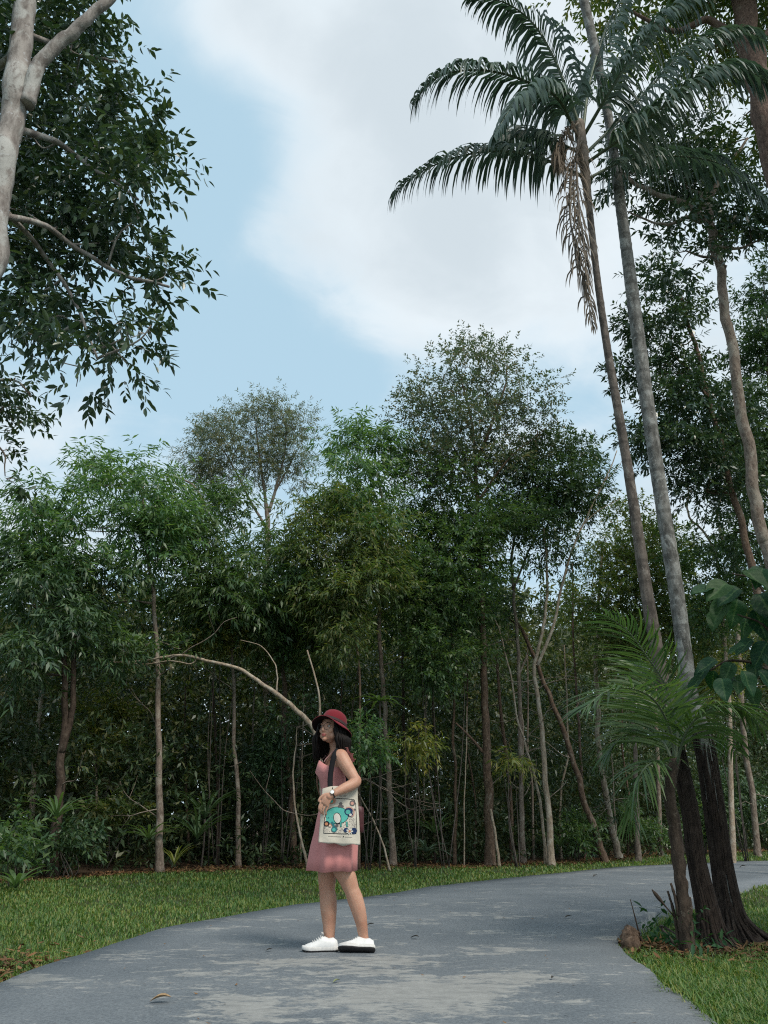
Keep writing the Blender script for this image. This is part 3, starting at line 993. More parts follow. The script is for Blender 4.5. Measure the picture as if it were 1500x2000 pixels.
for i, (lab, Yv, tr, ra, rb, bk) in enumerate((
        ('straight grey pole just right of the tallest trunk, at mid height among shadows', 19.6, [(1020, 1690), (1018, 1500), (1021, 1420), (1012, 1330), (1030, 1280)], 0.06, 0.04, 'bark_grey'),
        ('thin pale stem rising left of the tallest trunk', 18.4, [(906, 1688), (908, 1560), (911, 1450), (912, 1380)], 0.022, 0.014, 'bark_pale'),
        ('short leaning pole resting against the tallest trunk', 18.1, [(976, 1692), (970, 1650), (962, 1600), (958, 1580)], 0.04, 0.035, 'bark_pale'),
        ('reddish thin trunk behind the slanting dark trunk', 21.5, [(1142, 1676), (1136, 1540), (1131, 1430), (1127, 1370), (1120, 1250), (1118, 1100)], 0.055, 0.03, 'bark_red'),
        ('shadowed brown trunk close right of the speckled grey trunk', 20.5, [(800, 1688), (796, 1550), (790, 1420), (786, 1280), (780, 1120)], 0.07, 0.04, 'bark_dark'),
        ('slim grey trunk in shadow between the two nearest palms and the path', 24.0, [(1478, 1655), (1470, 1560), (1458, 1480), (1450, 1400), (1445, 1300), (1441, 1200), (1440, 1100)], 0.12, 0.09, 'bark_grey'),
        ('white stem crossing low behind the tote bag', 16.8, [(763, 1696), (748, 1650), (728, 1600), (700, 1550), (680, 1520)], 0.028, 0.012, 'bark_pale'),
        ('dark trunk deep in shade left of the thin grey trunk', 18.4, [(425, 1690), (426, 1560), (420, 1440), (415, 1330)], 0.055, 0.035, 'bark_dark'),
        ('pale trunk stub glowing in shade at the far corner of the lawn', 17.5, [(60, 1700), (62, 1560), (70, 1470), (76, 1400), (80, 1330)], 0.09, 0.05, 'bark_pale'),
        ('grey trunk standing between the crooked tree and the small palm', 24.0, [(1290, 1664), (1285, 1500), (1280, 1350), (1276, 1200)], 0.09, 0.06, 'bark_grey'),
        ('spindly white stem close beside the crooked tree', 23.0, [(1204, 1660), (1200, 1580), (1196, 1500), (1192, 1440)], 0.03, 0.018, 'bark_pale'),
        ('brown pole half hidden behind the straight grey pole', 20.0, [(1000, 1690), (998, 1580), (990, 1480), (978, 1390), (970, 1280)], 0.075, 0.045, 'bark_brown'),
        ('thin crooked stem left of the shade tree', 19.4, [(850, 1690), (848, 1580), (852, 1480), (846, 1380), (850, 1260)], 0.035, 0.02, 'bark_dark'),
        ('white slender trunk at the left forest corner seen through leaves', 19.5, [(250, 1694), (247, 1560), (252, 1430), (246, 1330)], 0.03, 0.02, 'bark_grey'))):
    tree('bare_tree', lab, Yv, tr, ra, rb, bk, (), seed=40 + i, group='bare trunks along the forest edge', wobble=0.012)

for i, (x0, x1, Yv, yt, lab) in enumerate((
        (492, 500, 20.0, 1300, 'slim stem in deep shade right of the midstorey trunk'), (530, 512, 20.6, 1280, 'slim stem leaning left in the shade before the bent brown trunk'),
        (655, 668, 19.4, 1330, 'slim stem in the gloom just behind the red hat'), (690, 700, 20.4, 1300, 'slim brown stem in the gloom right of the red hat'),
        (825, 836, 20.8, 1320, 'slim shaded stem above the pale star shaped plant'), (925, 915, 20.2, 1250, 'slim stem close left of the tallest trunk'),
        (1042, 1030, 20.6, 1240, 'slim pale stem close left of the forked pale trunk'), (1095, 1102, 21.4, 1260, 'slim stem seen between the forked trunk and the slanting trunk'),
        (1225, 1218, 24.0, 1330, 'slim stem right of the crooked pale tree'), (1335, 1328, 26.0, 1380, 'slim far stem glimpsed behind the young palm stems'),
        (180, 196, 18.0, 1380, 'slim brown stem between the twin trunk tree and the mottled trunk'), (370, 362, 19.0, 1340, 'slim stem behind the tall strap leaved clump'))):
    rr_ = np.random.default_rng(500 + i)
    tree('sapling', lab, Yv,
         [(x0, 1688 - (Yv - 18) * 3), (x0 + (x1 - x0) * .3 + rr_.normal(0, 5), 1560), (x0 + (x1 - x0) * .6 + rr_.normal(0, 6), 1450), (x1, yt)], 0.045, 0.024,
         ('bark_grey', 'bark_pale', 'bark_brown')[i % 3], (), seed=520 + i, group='sapling stems in the shade', wobble=0.015)

# trees to the right of the path, behind the palms
tree('smooth_trunk_tree', 'tall tree with smooth beige trunk and long bare side branches behind the palm fronds', 9.6,
     [(1508, 1120), (1492, 1050), (1474, 960), (1456, 850), (1438, 740), (1424, 640), (1412, 560), (1398, 490), (1384, 430), (1375, 380)], 0.10, 0.066, 'bark_grey',
     [(1320, 360, 80, 45, .3, .9), (1400, 330, 80, 50, .5, .8), (1270, 310, 60, 50, .2, .8), (1340, 280, 80, 45, .6, .8), (1440, 420, 55, 45, -.2, .9), (1310, 430, 50, 30, 0, .6),
      (1480, 470, 40, 45, 0, .9), (1230, 290, 35, 40, 0, .7), (1420, 520, 40, 25, -.2, .4), (1340, 490, 28, 20, 0, .4)],
     'mid', 'leaf_glossy', 1.6, 60,
     forks=[(0.06, 0.02, [(1388, 440), (1350, 405), (1300, 385), (1260, 370), (1225, 345), (1190, 315)]), (0.035, 0.012, [(1370, 435), (1340, 425), (1310, 438), (1275, 435), (1225, 413)]),
            (0.05, 0.02, [(1378, 400), (1420, 330), (1460, 270)]), (0.03, 0.012, [(1405, 465), (1440, 420), (1480, 400)])])
tree('red_barked_tree', 'close tree with rough reddish trunk cutting the top corner above the fronds', 7.6,
     [(1600, 640), (1560, 480), (1530, 360), (1500, 240), (1480, 150), (1462, 60), (1445, -40), (1430, -140)], 0.20, 0.15, 'bark_red',
     [(1230, 20, 75, 55, .5, .8), (1330, 40, 60, 45, .8, .7), (1400, 100, 60, 40, .6, .7), (1180, -40, 60, 60, .3, .8), (1490, 250, 40, 60, .8, .7), (1480, 40, 40, 60, .9, .8),
      (1400, -60, 120, 60, 0, .8), (1980, 600, 320, 230, -2.6, 1.0), (1850, 850, 200, 200, -1.6, .9), (1560, 0, 80, 100, 0, .8), (1540, -160, 180, 90, -.5, .9)],  # the two low blobs far out of view are added to shade the palm bases
     'mid', 'leaf_olive', 1.25, 61,
     forks=[(0.07, 0.02, [(1466, 80), (1420, 60), (1380, 40), (1330, 60), (1280, 50), (1230, 20)]), (0.05, 0.02, [(1470, 100), (1500, 60), (1540, 20)])])
tree('open_crowned_tree', 'open crowned tree with dark leaning trunk rising between the palm trunks', 14.5,
     [(1520, 1420), (1490, 1200), (1450, 1030), (1430, 960), (1410, 880), (1385, 780), (1365, 700), (1345, 640), (1330, 580)], 0.15, 0.05, 'bark_brown',
     [(1290, 550, 55, 35, 0, .7), (1345, 590, 45, 40, 0, .6), (1260, 620, 35, 40, 0, .8), (1310, 660, 60, 40, .2, .6), (1290, 730, 60, 45, 0, .9), (1360, 740, 55, 45, .3, .8),
      (1310, 810, 70, 45, 0), (1390, 820, 60, 50, .3, .9), (1330, 880, 70, 45, 0, .9), (1260, 870, 40, 45, 0, .8), (1410, 900, 60, 50, .3), (1380, 960, 60, 45, .2)],
     'mid', 'leaf_glossy', 1.9, 62, scale=1.1,
     forks=[(0.05, 0.015, [(1390, 790), (1350, 730), (1310, 690), (1270, 660)]), (0.04, 0.012, [(1400, 850), (1340, 860), (1290, 850)])])
tree('edge_crown_tree', 'dense dark tree at the picture edge behind the smooth beige trunk', 17.0,
     [(1560, 1650), (1545, 1300), (1530, 1050), (1510, 850), (1500, 700)], 0.18, 0.06, 'bark_brown',
     [(1480, 620, 45, 50, 0, .8), (1490, 720, 45, 55, 0), (1450, 800, 45, 50, 0, .9), (1490, 850, 50, 60, 0), (1440, 900, 45, 45, .3), (1480, 960, 60, 60, 0), (1450, 1040, 60, 60, 0),
      (1490, 540, 30, 40, 0, .7)], 'mid', 'leaf_dark', 2.2, 63, scale=1.1)
tree('olive_thicket_tree', 'bushy olive tree filling the space between the two palm trunks', 21.0,
     [(1245, 1668), (1240, 1500), (1235, 1350), (1240, 1200), (1245, 1100)], 0.09, 0.04, 'bark_grey',
     [(1215, 1100, 60, 45, 0), (1280, 1070, 60, 50, 0), (1180, 1170, 60, 50, 0), (1250, 1160, 70, 55, 0), (1330, 1120, 60, 60, .3), (1200, 1250, 70, 50, 0, .7), (1280, 1250, 70, 55, 0, .8),
      (1350, 1220, 60, 60, 0), (1230, 1000, 40, 30, 0, .7)], 'small', 'leaf_olive', 1.6, 64, scale=1.2)
tree('white_branched_tree', 'tree with twisting bare white branches right of the taller palm', 19.0,
     [(1430, 1660), (1425, 1400), (1412, 1200), (1400, 1090), (1375, 1040), (1350, 1015), (1342, 990), (1345, 960), (1338, 930)], 0.09, 0.03, 'bark_pale',
     [(1400, 1120, 60, 50, 0), (1330, 1060, 40, 30, 0, .6), (1440, 1180, 50, 50, 0), (1390, 1230, 50, 60, 0, .8), (1450, 1100, 40, 50, 0)], 'small', 'leaf_mid', 1.6, 65, scale=1.2,
     forks=[(0.04, 0.012, [(1412, 1060), (1402, 1010), (1410, 970), (1418, 930), (1422, 890), (1412, 850)]), (0.02, 0.008, [(1422, 890), (1430, 860), (1436, 850)])], wobble=0.01)

# big tree close on the left, and the ends of another beyond it
tree('grey_forked_tree', 'close tree with thick grey forked trunk and glossy hanging leaves against the sky', 4.7,
     [(-72, 760), (-45, 620), (-22, 500), (0, 380), (18, 270), (28, 180), (38, 80), (48, -30), (56, -140)], 0.118, 0.088, 'bark_light',
     [(165, 60, 52, 62, .9, .9), (90, 60, 90, 80, 1.2), (130, 180, 90, 70, 1.2), (60, 260, 60, 80, 1.0), (230, 250, 65, 50, .9, .9), (190, 330, 100, 70, 1.0, 1.2), (290, 360, 45, 42, .8, .8),
      (272, 425, 52, 50, .8, 1.0), (120, 420, 100, 70, 1.2, 1.1), (50, 400, 60, 80, 1.0), (230, 470, 70, 50, 1.3, .7), (300, 545, 42, 36, .8, .45), (250, 560, 80, 55, 1.2, .65), (120, 540, 90, 60, 1.4, .8),
      (40, 560, 60, 70, 1.2, .9), (150, 640, 80, 45, 1.2, .6), (250, 655, 60, 32, .9, .6), (295, 635, 35, 26, .8, .35), (185, 690, 50, 40, .9, .75), (150, 730, 30, 22, .9, .6), (225, 675, 38, 28, .9, .5),
      (30, 640, 40, 30, 1.1, .6), (-80, 200, 120, 200, .8, .8), (0, -80, 200, 90, .8, .8)],
     'near', 'leaf_glossy', 1.3, 70, kind='h', frac=0.55,
     forks=[(0.066, 0.042, [(52, 205), (72, 140), (110, 90), (150, 60), (190, 20), (240, -30)]), (0.035, 0.012, [(30, 250, .2), (110, 280, .6), (190, 330, .8), (270, 390, .8)]),
            (0.03, 0.012, [(-5, 420, .2), (90, 440, .7), (170, 500, .9), (260, 540, .9), (330, 560, .8)]), (0.026, 0.01, [(0, 400, .3), (90, 500, .9), (150, 600, 1.0), (190, 700, .9)]),
            (0.03, 0.012, [(40, 60, .2), (110, 90, .7), (170, 110, .8), (230, 120, .8)])])
tree('hanging_spray_tree', 'small sprays of leaves from a tree standing just outside the left edge', 8.2,
     [(-260, 1500), (-230, 1200), (-190, 1000), (-140, 860), (-90, 790)], 0.12, 0.03, 'bark_grey',
     [(30, 735, 38, 28, 0, .8), (10, 790, 45, 35, 0, .7), (60, 775, 25, 20, 0, .5), (25, 830, 25, 14, 0, .5), (5, 880, 14, 16, 0, .5), (12, 935, 22, 12, 0, .5), (-60, 800, 60, 60, 0, .8)],
     'near', 'leaf_glossy', 1.0, 71, forks=[(0.03, 0.008, [(-100, 800), (-40, 760), (20, 740), (60, 770)]), (0.02, 0.006, [(-90, 800), (-30, 850), (5, 880), (10, 930)])])


# ---------------------------------------------------------------- the wood behind, and low growth
def leaf_mass(name, label, mat, seed, n_cl, per, xr, yf, zf, L, W, droop, cr, kind='stuff'):
    rng = np.random.default_rng(seed)
    X = rng.uniform(xr[0], xr[1], n_cl)
    Yv = yf(X, rng.random(n_cl))
    Z = zf(X, Yv, rng.random(n_cl))
    C = np.c_[X, Yv, Z]
    P = np.repeat(C, per, 0) + rng.standard_normal((n_cl * per, 3)) * cr * np.array((1, 1, .7))
    P[:, 2] = np.maximum(P[:, 2], gz(P[:, 0], P[:, 1]) + 0.05)
    D = nrm(rng.standard_normal((n_cl * per, 3)) + np.array((0, -0.2, 0.5)))
    A = twig_leaves(rng, P, D, 7, L * 1.6, L, W, droop)
    V, Q, T = leaf_arrays(*A)
    return tag(link(name, mesh_from(name, V, Q, T), M[mat]), label, kind=kind)


TOPX = np.array([-30, -14, -6, -2, 1, 5, 8, 12, 16, 40])
TOPZ = np.array([7.5, 7.4, 7.6, 8.8, 10.0, 9.8, 9.2, 10.5, 11.5, 11])
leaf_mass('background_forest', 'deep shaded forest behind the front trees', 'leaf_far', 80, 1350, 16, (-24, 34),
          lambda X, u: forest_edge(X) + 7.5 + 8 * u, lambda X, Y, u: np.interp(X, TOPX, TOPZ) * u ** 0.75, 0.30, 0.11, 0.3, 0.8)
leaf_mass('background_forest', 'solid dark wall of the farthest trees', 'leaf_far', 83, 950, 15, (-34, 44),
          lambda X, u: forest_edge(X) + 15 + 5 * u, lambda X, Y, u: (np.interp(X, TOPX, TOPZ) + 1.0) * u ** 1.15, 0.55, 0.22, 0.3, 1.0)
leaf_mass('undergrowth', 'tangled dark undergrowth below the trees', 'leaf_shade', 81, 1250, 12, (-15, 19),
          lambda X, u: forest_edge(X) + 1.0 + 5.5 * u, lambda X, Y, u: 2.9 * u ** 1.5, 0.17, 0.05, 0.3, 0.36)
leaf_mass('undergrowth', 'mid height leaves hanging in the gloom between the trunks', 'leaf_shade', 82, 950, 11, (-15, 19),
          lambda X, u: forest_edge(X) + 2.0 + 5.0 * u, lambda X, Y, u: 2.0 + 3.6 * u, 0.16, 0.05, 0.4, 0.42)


def bush(name, label, px, py, Y, w, h, leaf, sty, seed, cov=1.6, scale=1.0, cat='shrub', kind='q'):
    """leafy shrub: a few stems and leaf clumps; (px, py) is the middle of the foliage"""
    rng = np.random.default_rng(seed)
    c = at(px, py, Y)
    base = np.array((c[0], Y, gz(c[0], Y)))
    root = thing(name, base, label, cat)
    s = mpp(px, py, Y)
    bl = [(px + rng.uniform(-.5, .5) * w, py + rng.uniform(-.5, .5) * h, w * .55, h * .55, rng.uniform(-.3, .3)) for _ in range(4)]
    (V, Q, T), cents = make_crown(rng, bl, Y, sty, cov, kind, scale)
    V[:, 2] = np.maximum(V[:, 2], base[2] + 0.03)
    link('foliage', mesh_from('foliage', V - base, Q, T), M[leaf], root)
    m = MB()
    for cc_, r_, k in cents:
        for q in k[:1]:
            b0 = base + rng.standard_normal(3) * np.array((.06, .06, 0)) - np.array((0, 0, .04))
            m.tube(np.array([b0, (b0 + q) / 2 + rng.standard_normal(3) * .08, q]), np.array([.014, .010, .005]), 4, seg=4)
    tag(m.build('stems', M['twig'], root, True, base), kind='stuff')
    return root


bush('shrub', 'leafy green shrub at the left corner of the lawn', 40, 1650, 12.2, 55, 55, 'leaf_mid', 'mid', 90)
bush('shrub', 'dark shrub below the twin trunk tree', 150, 1640, 14.4, 60, 50, 'leaf_dark', 'mid', 91)
bush('shrub', 'bright yellow green bush just above the arching pale branch', 450, 1260, 17.6, 75, 35, 'leaf_yellow', 'mid', 92, 1.3)
bush('shrub', 'fresh green bush under the bend of the arching branch', 570, 1260, 18.0, 55, 45, 'leaf_lance', 'mid', 93, 1.2)
bush('shrub', 'leafy bush right of the red hat', 720, 1450, 16.6, 40, 60, 'leaf_lance', 'mid', 94, 1.2)
bush('shrub', 'hanging leaf cluster with yellow tips right of the speckled trunk', 815, 1450, 17.4, 45, 45, 'leaf_yellow', 'lance', 95, .8, .8)
bush('shrub', 'small yellow leaved sprig beside the tallest trunk', 1000, 1478, 17.6, 30, 20, 'leaf_yellow', 'lance', 96, .9, .9)
bush('shrub', 'low bush at the foot of the slanting trunk', 1120, 1630, 20.4, 50, 35, 'leaf_mid', 'mid', 97)
bush('shrub', 'green thicket behind the small palm at the path bend', 1240, 1620, 24.0, 60, 35, 'leaf_mid', 'mid', 98)
bush('shrub', 'yellowish thicket left of the mottled pale trunk', 200, 1400, 18.0, 70, 80, 'leaf_yellow', 'mid', 99, 1.0)
bush('shrub', 'brown tinged low bush left of the mottled pale trunk', 215, 1570, 16.8, 60, 50, 'leaf_olive', 'mid', 100, 1.1)
bush('shrub', 'dark leafy bush between the midstorey trunk and the brown trunk', 520, 1500, 18.2, 45, 90, 'leaf_dark', 'mid', 101, 1.4)
bush('shrub', 'bright leafed young shrub left of the tallest trunk', 860, 1290, 17.4, 80, 60, 'leaf_mid', 'mid', 102, 1.2)
bush('shrub', 'dim bush at the far right beyond the path', 1440, 1560, 25.5, 70, 60, 'leaf_dark', 'mid', 103, 1.5)
bush('shrub', 'dull green bush beyond the path behind the palm trunks', 1370, 1610, 25.0, 60, 40, 'leaf_mid', 'mid', 104, 1.4)
bush('shrub', 'yellow leaved thicket between the taller palm and the white branches', 1395, 1300, 20.0, 45, 60, 'leaf_yellow', 'mid', 105, 1.2)


# ---------------------------------------------------------------- palms
def strip_leaflets(mb, rng, path, n, length, width, hang, t0=0.12, side=0.6, fwd=0.45, segs=4, sides=(-1, 1), prof=None, up=(0, 0, 1), drift=(0, 0, 0), jit=0.10):
    """leaflets on both sides of a frond's stalk, each a tapering strip that droops"""
    path = np.asarray(path)
    s = np.r_[0, np.cumsum(np.linalg.norm(np.diff(path, axis=0), axis=1))]
    tot = s[-1]
    for k in range(n):
        t = t0 + (1 - t0) * (k + 0.3 * rng.random()) / n
        p = np.array([np.interp(t * tot, s, path[:, a]) for a in range(3)])
        q = np.array([np.interp(min(t + 0.03, 1.0) * tot, s, path[:, a]) for a in range(3)])
        q0 = np.array([np.interp(max(t - 0.03, 0.0) * tot, s, path[:, a]) for a in range(3)])
        f = nrm(q - q0)
        lat = np.cross(f, np.asarray(up, float))
        if np.linalg.norm(lat) < 0.25:
            lat = np.array((1.0, 0.2, 0)) * 0.6 + lat
        lat = nrm(lat)
        ln0 = length * ((math.sin(math.pi * min(1, (0.18 + 0.82 * t) ** 0.9)) ** 0.55 * 0.75 + 0.25) if prof is None else prof(t))
        for sd in sides:
            ln = ln0 * (0.85 + 0.3 * rng.random())
            d = nrm(lat * sd * side + f * (fwd + 0.5 * t * t) + np.array((0, 0, 0.12)) + rng.standard_normal(3) * jit)
            pts = [p]
            h = hang * (0.8 + 0.4 * rng.random())
            for j in range(segs):
                pts.append(pts[-1] + d * ln / segs)
                d = nrm(d + (np.array((0, 0, -1.0)) + np.asarray(drift)) * h * (1.0 if j else 1.25))
            pts = np.array(pts)
            tan = nrm(np.gradient(pts, axis=0))
            wv = nrm(np.cross(tan, np.cross(lat * sd, f) + f * 0.3 + rng.standard_normal(3) * 0.15))
            w = width * (0.85 + 0.3 * rng.random()) * np.array([0.45, 1.0, 0.95, 0.65, 0.05])[:segs + 1]
            A = pts - wv * w[:, None] / 2
            B = pts + wv * w[:, None] / 2
            mb.rings(np.stack((A, B), 1), close=False)


def frond(parent, base, path, r0, n, length, width, hang, mat='frond', seed=0, name='frond', stalk=None, **kw):
    rng = np.random.default_rng(seed)
    P, rr = spline(np.asarray(path), np.linspace(r0, r0 * 0.18, len(path)), 8)
    m = MB()
    m.tube(P, rr, 6)
    o = m.build(name, stalk or M['frond_stalk'], parent, True, base)
    m = MB()
    strip_leaflets(m, rng, P, n, length, width, hang, **kw)
    tag(m.build('leaflets', M[mat], o, False, base), kind='stuff')
    return o


M['frond_stalk'] = simple_mat('frond_stalk', (0.10, 0.13, 0.075), 0.5, 0.3, 0.2, 20)
M['frond_stalk_dead'] = simple_mat('frond_stalk_dead', (0.20, 0.165, 0.135), 0.8, 0.2, 0.2, 20)


def palm_trunk(root, base, pts, widths, bark, rng):
    P = np.array([at(x, y, Yq) for x, y, Yq in pts])
    r = np.array([w * 0.5 * mpp(x, y, Yq) for (x, y, Yq), w in zip(pts, widths)])
    P[0, 2] = gz(P[0, 0], P[0, 1]) - 0.08
    S, R = spline(P, r, 14)
    # leaf scars: shallow rings
    s = np.r_[0, np.cumsum(np.linalg.norm(np.diff(S, axis=0), axis=1))]
    t = np.arange(0, s[-1], 0.035)
    S = np.c_[[np.interp(t, s, S[:, a]) for a in range(3)]].T
    R = np.interp(t, s, R)
    ph = np.cumsum(0.035 * (1 + 0.3 * np.sin(t * 2.1))) / 0.17
    sc = np.abs(((ph % 1.0) - 0.5) * 2) ** 8
    R = R * (1 + 0.05 * sc)
    m = MB()
    m.tube(S, R, 18, rough=0.022, rng=rng)
    m.build('trunk', M[bark], root, True, base)
    return S, R


def root_cone(root, base, S, Rt, h, rbot, n, seed):
    """mound of stilt roots round a palm's foot: a rough core and many separate roots"""
    rng = np.random.default_rng(seed)
    m = MB()
    ctr = lambda z: (np.interp(z, S[:, 2], S[:, 0]), np.interp(z, S[:, 2], S[:, 1]), np.interp(z, S[:, 2], Rt))
    th = np.linspace(0, 2 * np.pi, 40, endpoint=False)
    R = []
    for k in range(14):
        f = k / 13
        z = base[2] - 0.06 + f * h
        cx, cy, rtop = ctr(z)
        rr = (rbot * 0.86 - rtop) * (1 - f) ** 2.3 + rtop * (1.0 - .2 * f)
        rr = rr * (1 + 0.07 * (1 - f) * rng.standard_normal(40))
        c = (cx, cy)
        R.append(np.c_[c[0] + rr * np.cos(th), c[1] + rr * np.sin(th), np.full(40, base[2] - 0.06 + f * h) + 0.01 * rng.standard_normal(40)])
    m.rings(np.array(R), cap1=True)
    for k in range(n):
        a = rng.uniform(0, 2 * np.pi)
        h0 = h * (0.35 + 0.65 * rng.random())
        rb = rbot * (0.75 + 0.4 * rng.random())
        a2 = a + rng.normal(0, 0.25)
        p = []
        for f in np.linspace(0, 1, 6):
            z = base[2] - 0.05 + h0 * (1 - f) ** 1.15
            cx, cy, rtop = ctr(z)
            c = (cx, cy)
            rr = rtop * 1.02 + (rb - rtop * 1.02) * f ** 2.2
            aa = a + (a2 - a) * f
            p.append((c[0] + rr * math.cos(aa), c[1] + rr * math.sin(aa), base[2] - 0.05 + h0 * (1 - f) ** 1.15))
        m.tube(np.array(p), np.linspace(0.014, 0.009, 6) * rng.uniform(.7, 1.3), 5, seg=2)
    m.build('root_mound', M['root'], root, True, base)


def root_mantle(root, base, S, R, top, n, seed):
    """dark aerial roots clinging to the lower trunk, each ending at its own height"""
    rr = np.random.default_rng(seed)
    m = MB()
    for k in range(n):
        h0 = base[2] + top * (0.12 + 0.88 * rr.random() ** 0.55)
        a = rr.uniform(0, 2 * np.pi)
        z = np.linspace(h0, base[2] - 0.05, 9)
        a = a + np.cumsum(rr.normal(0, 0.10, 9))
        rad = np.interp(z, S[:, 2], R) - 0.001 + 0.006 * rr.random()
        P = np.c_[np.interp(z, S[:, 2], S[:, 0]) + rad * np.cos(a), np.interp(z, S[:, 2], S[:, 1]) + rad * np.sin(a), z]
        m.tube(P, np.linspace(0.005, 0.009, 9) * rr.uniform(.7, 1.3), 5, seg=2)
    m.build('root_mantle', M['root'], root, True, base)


rng = np.random.default_rng(200)
YP = 6.55
b1 = gp(1396, 1838)
b1[2] = gz(b1[0], b1[1])
palm1 = thing('palm_tree', b1, 'ringed brown palm with arching fronds and dead fronds hanging down its trunk', 'palm tree', 'palms growing from one root mound')
S1, R1 = palm_trunk(palm1, b1, [(1394, 1850, YP), (1379, 1766, YP), (1360, 1681, YP), (1346, 1575, YP), (1312, 1420, YP), (1284, 1277, YP), (1262, 1150, YP), (1232, 950, YP), (1207, 800, YP), (1186, 680, YP),
                                (1166, 540, YP), (1150, 400, YP), (1140, 310, YP), (1130, 235, YP)], [46, 37, 30, 28, 27, 26, 24, 19, 17, 15, 13, 13, 17, 15], 'bark_palm_brown', rng)
root_cone(palm1, b1, S1, R1, 0.36, 0.27, 90, 201)
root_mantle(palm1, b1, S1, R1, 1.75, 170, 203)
YC = 6.55
crown1 = at(1133, 250, YC)


def fpath(*q):
    return [at(x, y, YC + d) for x, y, d in q]


KW = dict(n=78, length=0.64, width=0.034, hang=1.0)
frond(palm1, b1, fpath((1136, 260, 0), (1112, 190, -.1), (1080, 110, -.2), (1040, 45, -.3), (985, 5, -.35), (915, -5, -.4)), 0.022, seed=210, **KW)
frond(palm1, b1, fpath((1132, 262, 0), (1090, 205, -.1), (1030, 160, -.2), (950, 138, -.3), (880, 142, -.35), (835, 165, -.4), (806, 205, -.4)), 0.022, seed=211, **KW)
frond(palm1, b1, fpath((1130, 270, 0), (1095, 200, -.35), (1050, 168, -.7), (1010, 195, -1.0), (965, 265, -1.2)), 0.02, seed=212, n=80, length=0.5, width=0.034, hang=0.95)
frond(palm1, b1, fpath((1138, 345, 0), (1090, 322, .1), (1020, 298, .25), (940, 297, .4), (860, 318, .5), (800, 350, .5), (762, 388, .5)), 0.022, seed=213, n=80, length=0.60, width=0.034, hang=1.05)
frond(palm1, b1, fpath((1138, 255, 0), (1150, 170, .2), (1172, 90, .4), (1205, 10, .5), (1250, -60, .5)), 0.022, seed=214, **KW)
frond(palm1, b1, fpath((1142, 262, 0), (1190, 180, -.3), (1245, 95, -.5), (1310, 25, -.6), (1390, -30, -.6)), 0.022, seed=215, **KW)
frond(palm1, b1, fpath((1144, 300, 0), (1210, 235, .1), (1280, 160, .2), (1350, 90, .2), (1440, 60, .2), (1490, 75, .2)), 0.022, seed=216, n=80, length=0.66, width=0.034, hang=1.05)
frond(palm1, b1, fpath((1144, 320, 0), (1220, 265, -.3), (1300, 205, -.5), (1380, 150, -.6), (1450, 135, -.6), (1500, 160, -.6)), 0.022, seed=217, n=80, length=0.66, width=0.034, hang=1.05)
frond(palm1, b1, fpath((1146, 350, 0), (1220, 315, .2), (1300, 305, .3), (1380, 312, .3), (1440, 338, .2), (1500, 395, .1)), 0.02, seed=218, n=80, length=0.56, width=0.034, hang=1.05)
frond(palm1, b1, fpath((1134, 300, 0), (1060, 265, .2), (1000, 262, .5), (960, 285, .8)), 0.02, seed=219, n=80, length=0.5, width=0.034, hang=0.95)
for k, (pth, sd) in enumerate(((((1136, 270, -.1), (1118, 330, -.16), (1112, 400, -.2), (1120, 470, -.2), (1140, 550, -.2), (1160, 640, -.18)), 1),
                               (((1132, 250, -.12), (1126, 320, -.2), (1130, 400, -.24), (1140, 480, -.24), (1148, 560, -.24)), 2),
                               (((1130, 240, -.1), (1098, 270, -.2), (1092, 330, -.25)), 3))):
    frond(palm1, b1, fpath(*pth), 0.016, 60, 0.36, 0.016, 1.1, 'frond_dead', 220 + k, 'dead_frond', M['frond_stalk_dead'], side=0.25, fwd=0.3, jit=0.16)
# fibrous sheath under the crown
m = MB()
i0 = len(S1) - 40
m.tube(S1[i0:], R1[i0:] * np.linspace(1.02, 1.35, 40), 12, rough=0.06, rng=rng)
m.build('leaf_sheath', M['frond_stalk_dead'], palm1, True, b1)

YP2 = 6.95
b2 = gp(1452, 1822)
b2[2] = gz(b2[0], b2[1])
palm2 = thing('palm_tree', b2, 'taller smooth grey palm trunk running out of the top of the picture', 'palm tree', 'palms growing from one root mound')
S2, R2 = palm_trunk(palm2, b2, [(1446, 1830, YP2), (1424, 1766, YP2), (1409, 1681, YP2), (1394, 1575, YP2), (1374, 1447, YP2), (1349, 1362, YP2), (1337, 1277, YP2), (1320, 1150, YP2), (1290, 960, YP2), (1266, 800, YP2), (1240, 610, YP2),
                                (1212, 400, YP2), (1190, 240, YP2), (1165, 110, YP2), (1138, -10, YP2), (1115, -120, YP2)], [50, 42, 36, 36, 34, 30, 29, 29, 27, 26, 25, 20, 17, 17, 18, 18], 'bark_palm', rng)
root_cone(palm2, b2, S2, R2, 0.38, 0.56, 220, 202)
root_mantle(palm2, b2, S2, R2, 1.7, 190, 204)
YC = 6.95
for k, q in enumerate((((1118, -110, 0), (1060, -210, 0), (960, -260, 0), (860, -230, 0)), 
                       ((1118, -110, 0), (1110, -220, -.6), (1090, -250, -1.4)), ((1118, -110, 0), (1140, -230, .6), (1160, -240, 1.5)))):
    frond(palm2, b2, fpath(*q), 0.022, 46, 0.6, 0.042, 0.55, 'frond', 230 + k)

# young palm by the path bend
b3 = gp(1338, 1852)
b3[2] = gz(b3[0], b3[1])
yp = thing('young_palm', b3, 'young palm with thin dark stems and bright arching fronds at the path bend', 'palm')
Y3 = b3[1]


def f3(*q):
    return [at(x, y, Y3 + d) for x, y, d in q]


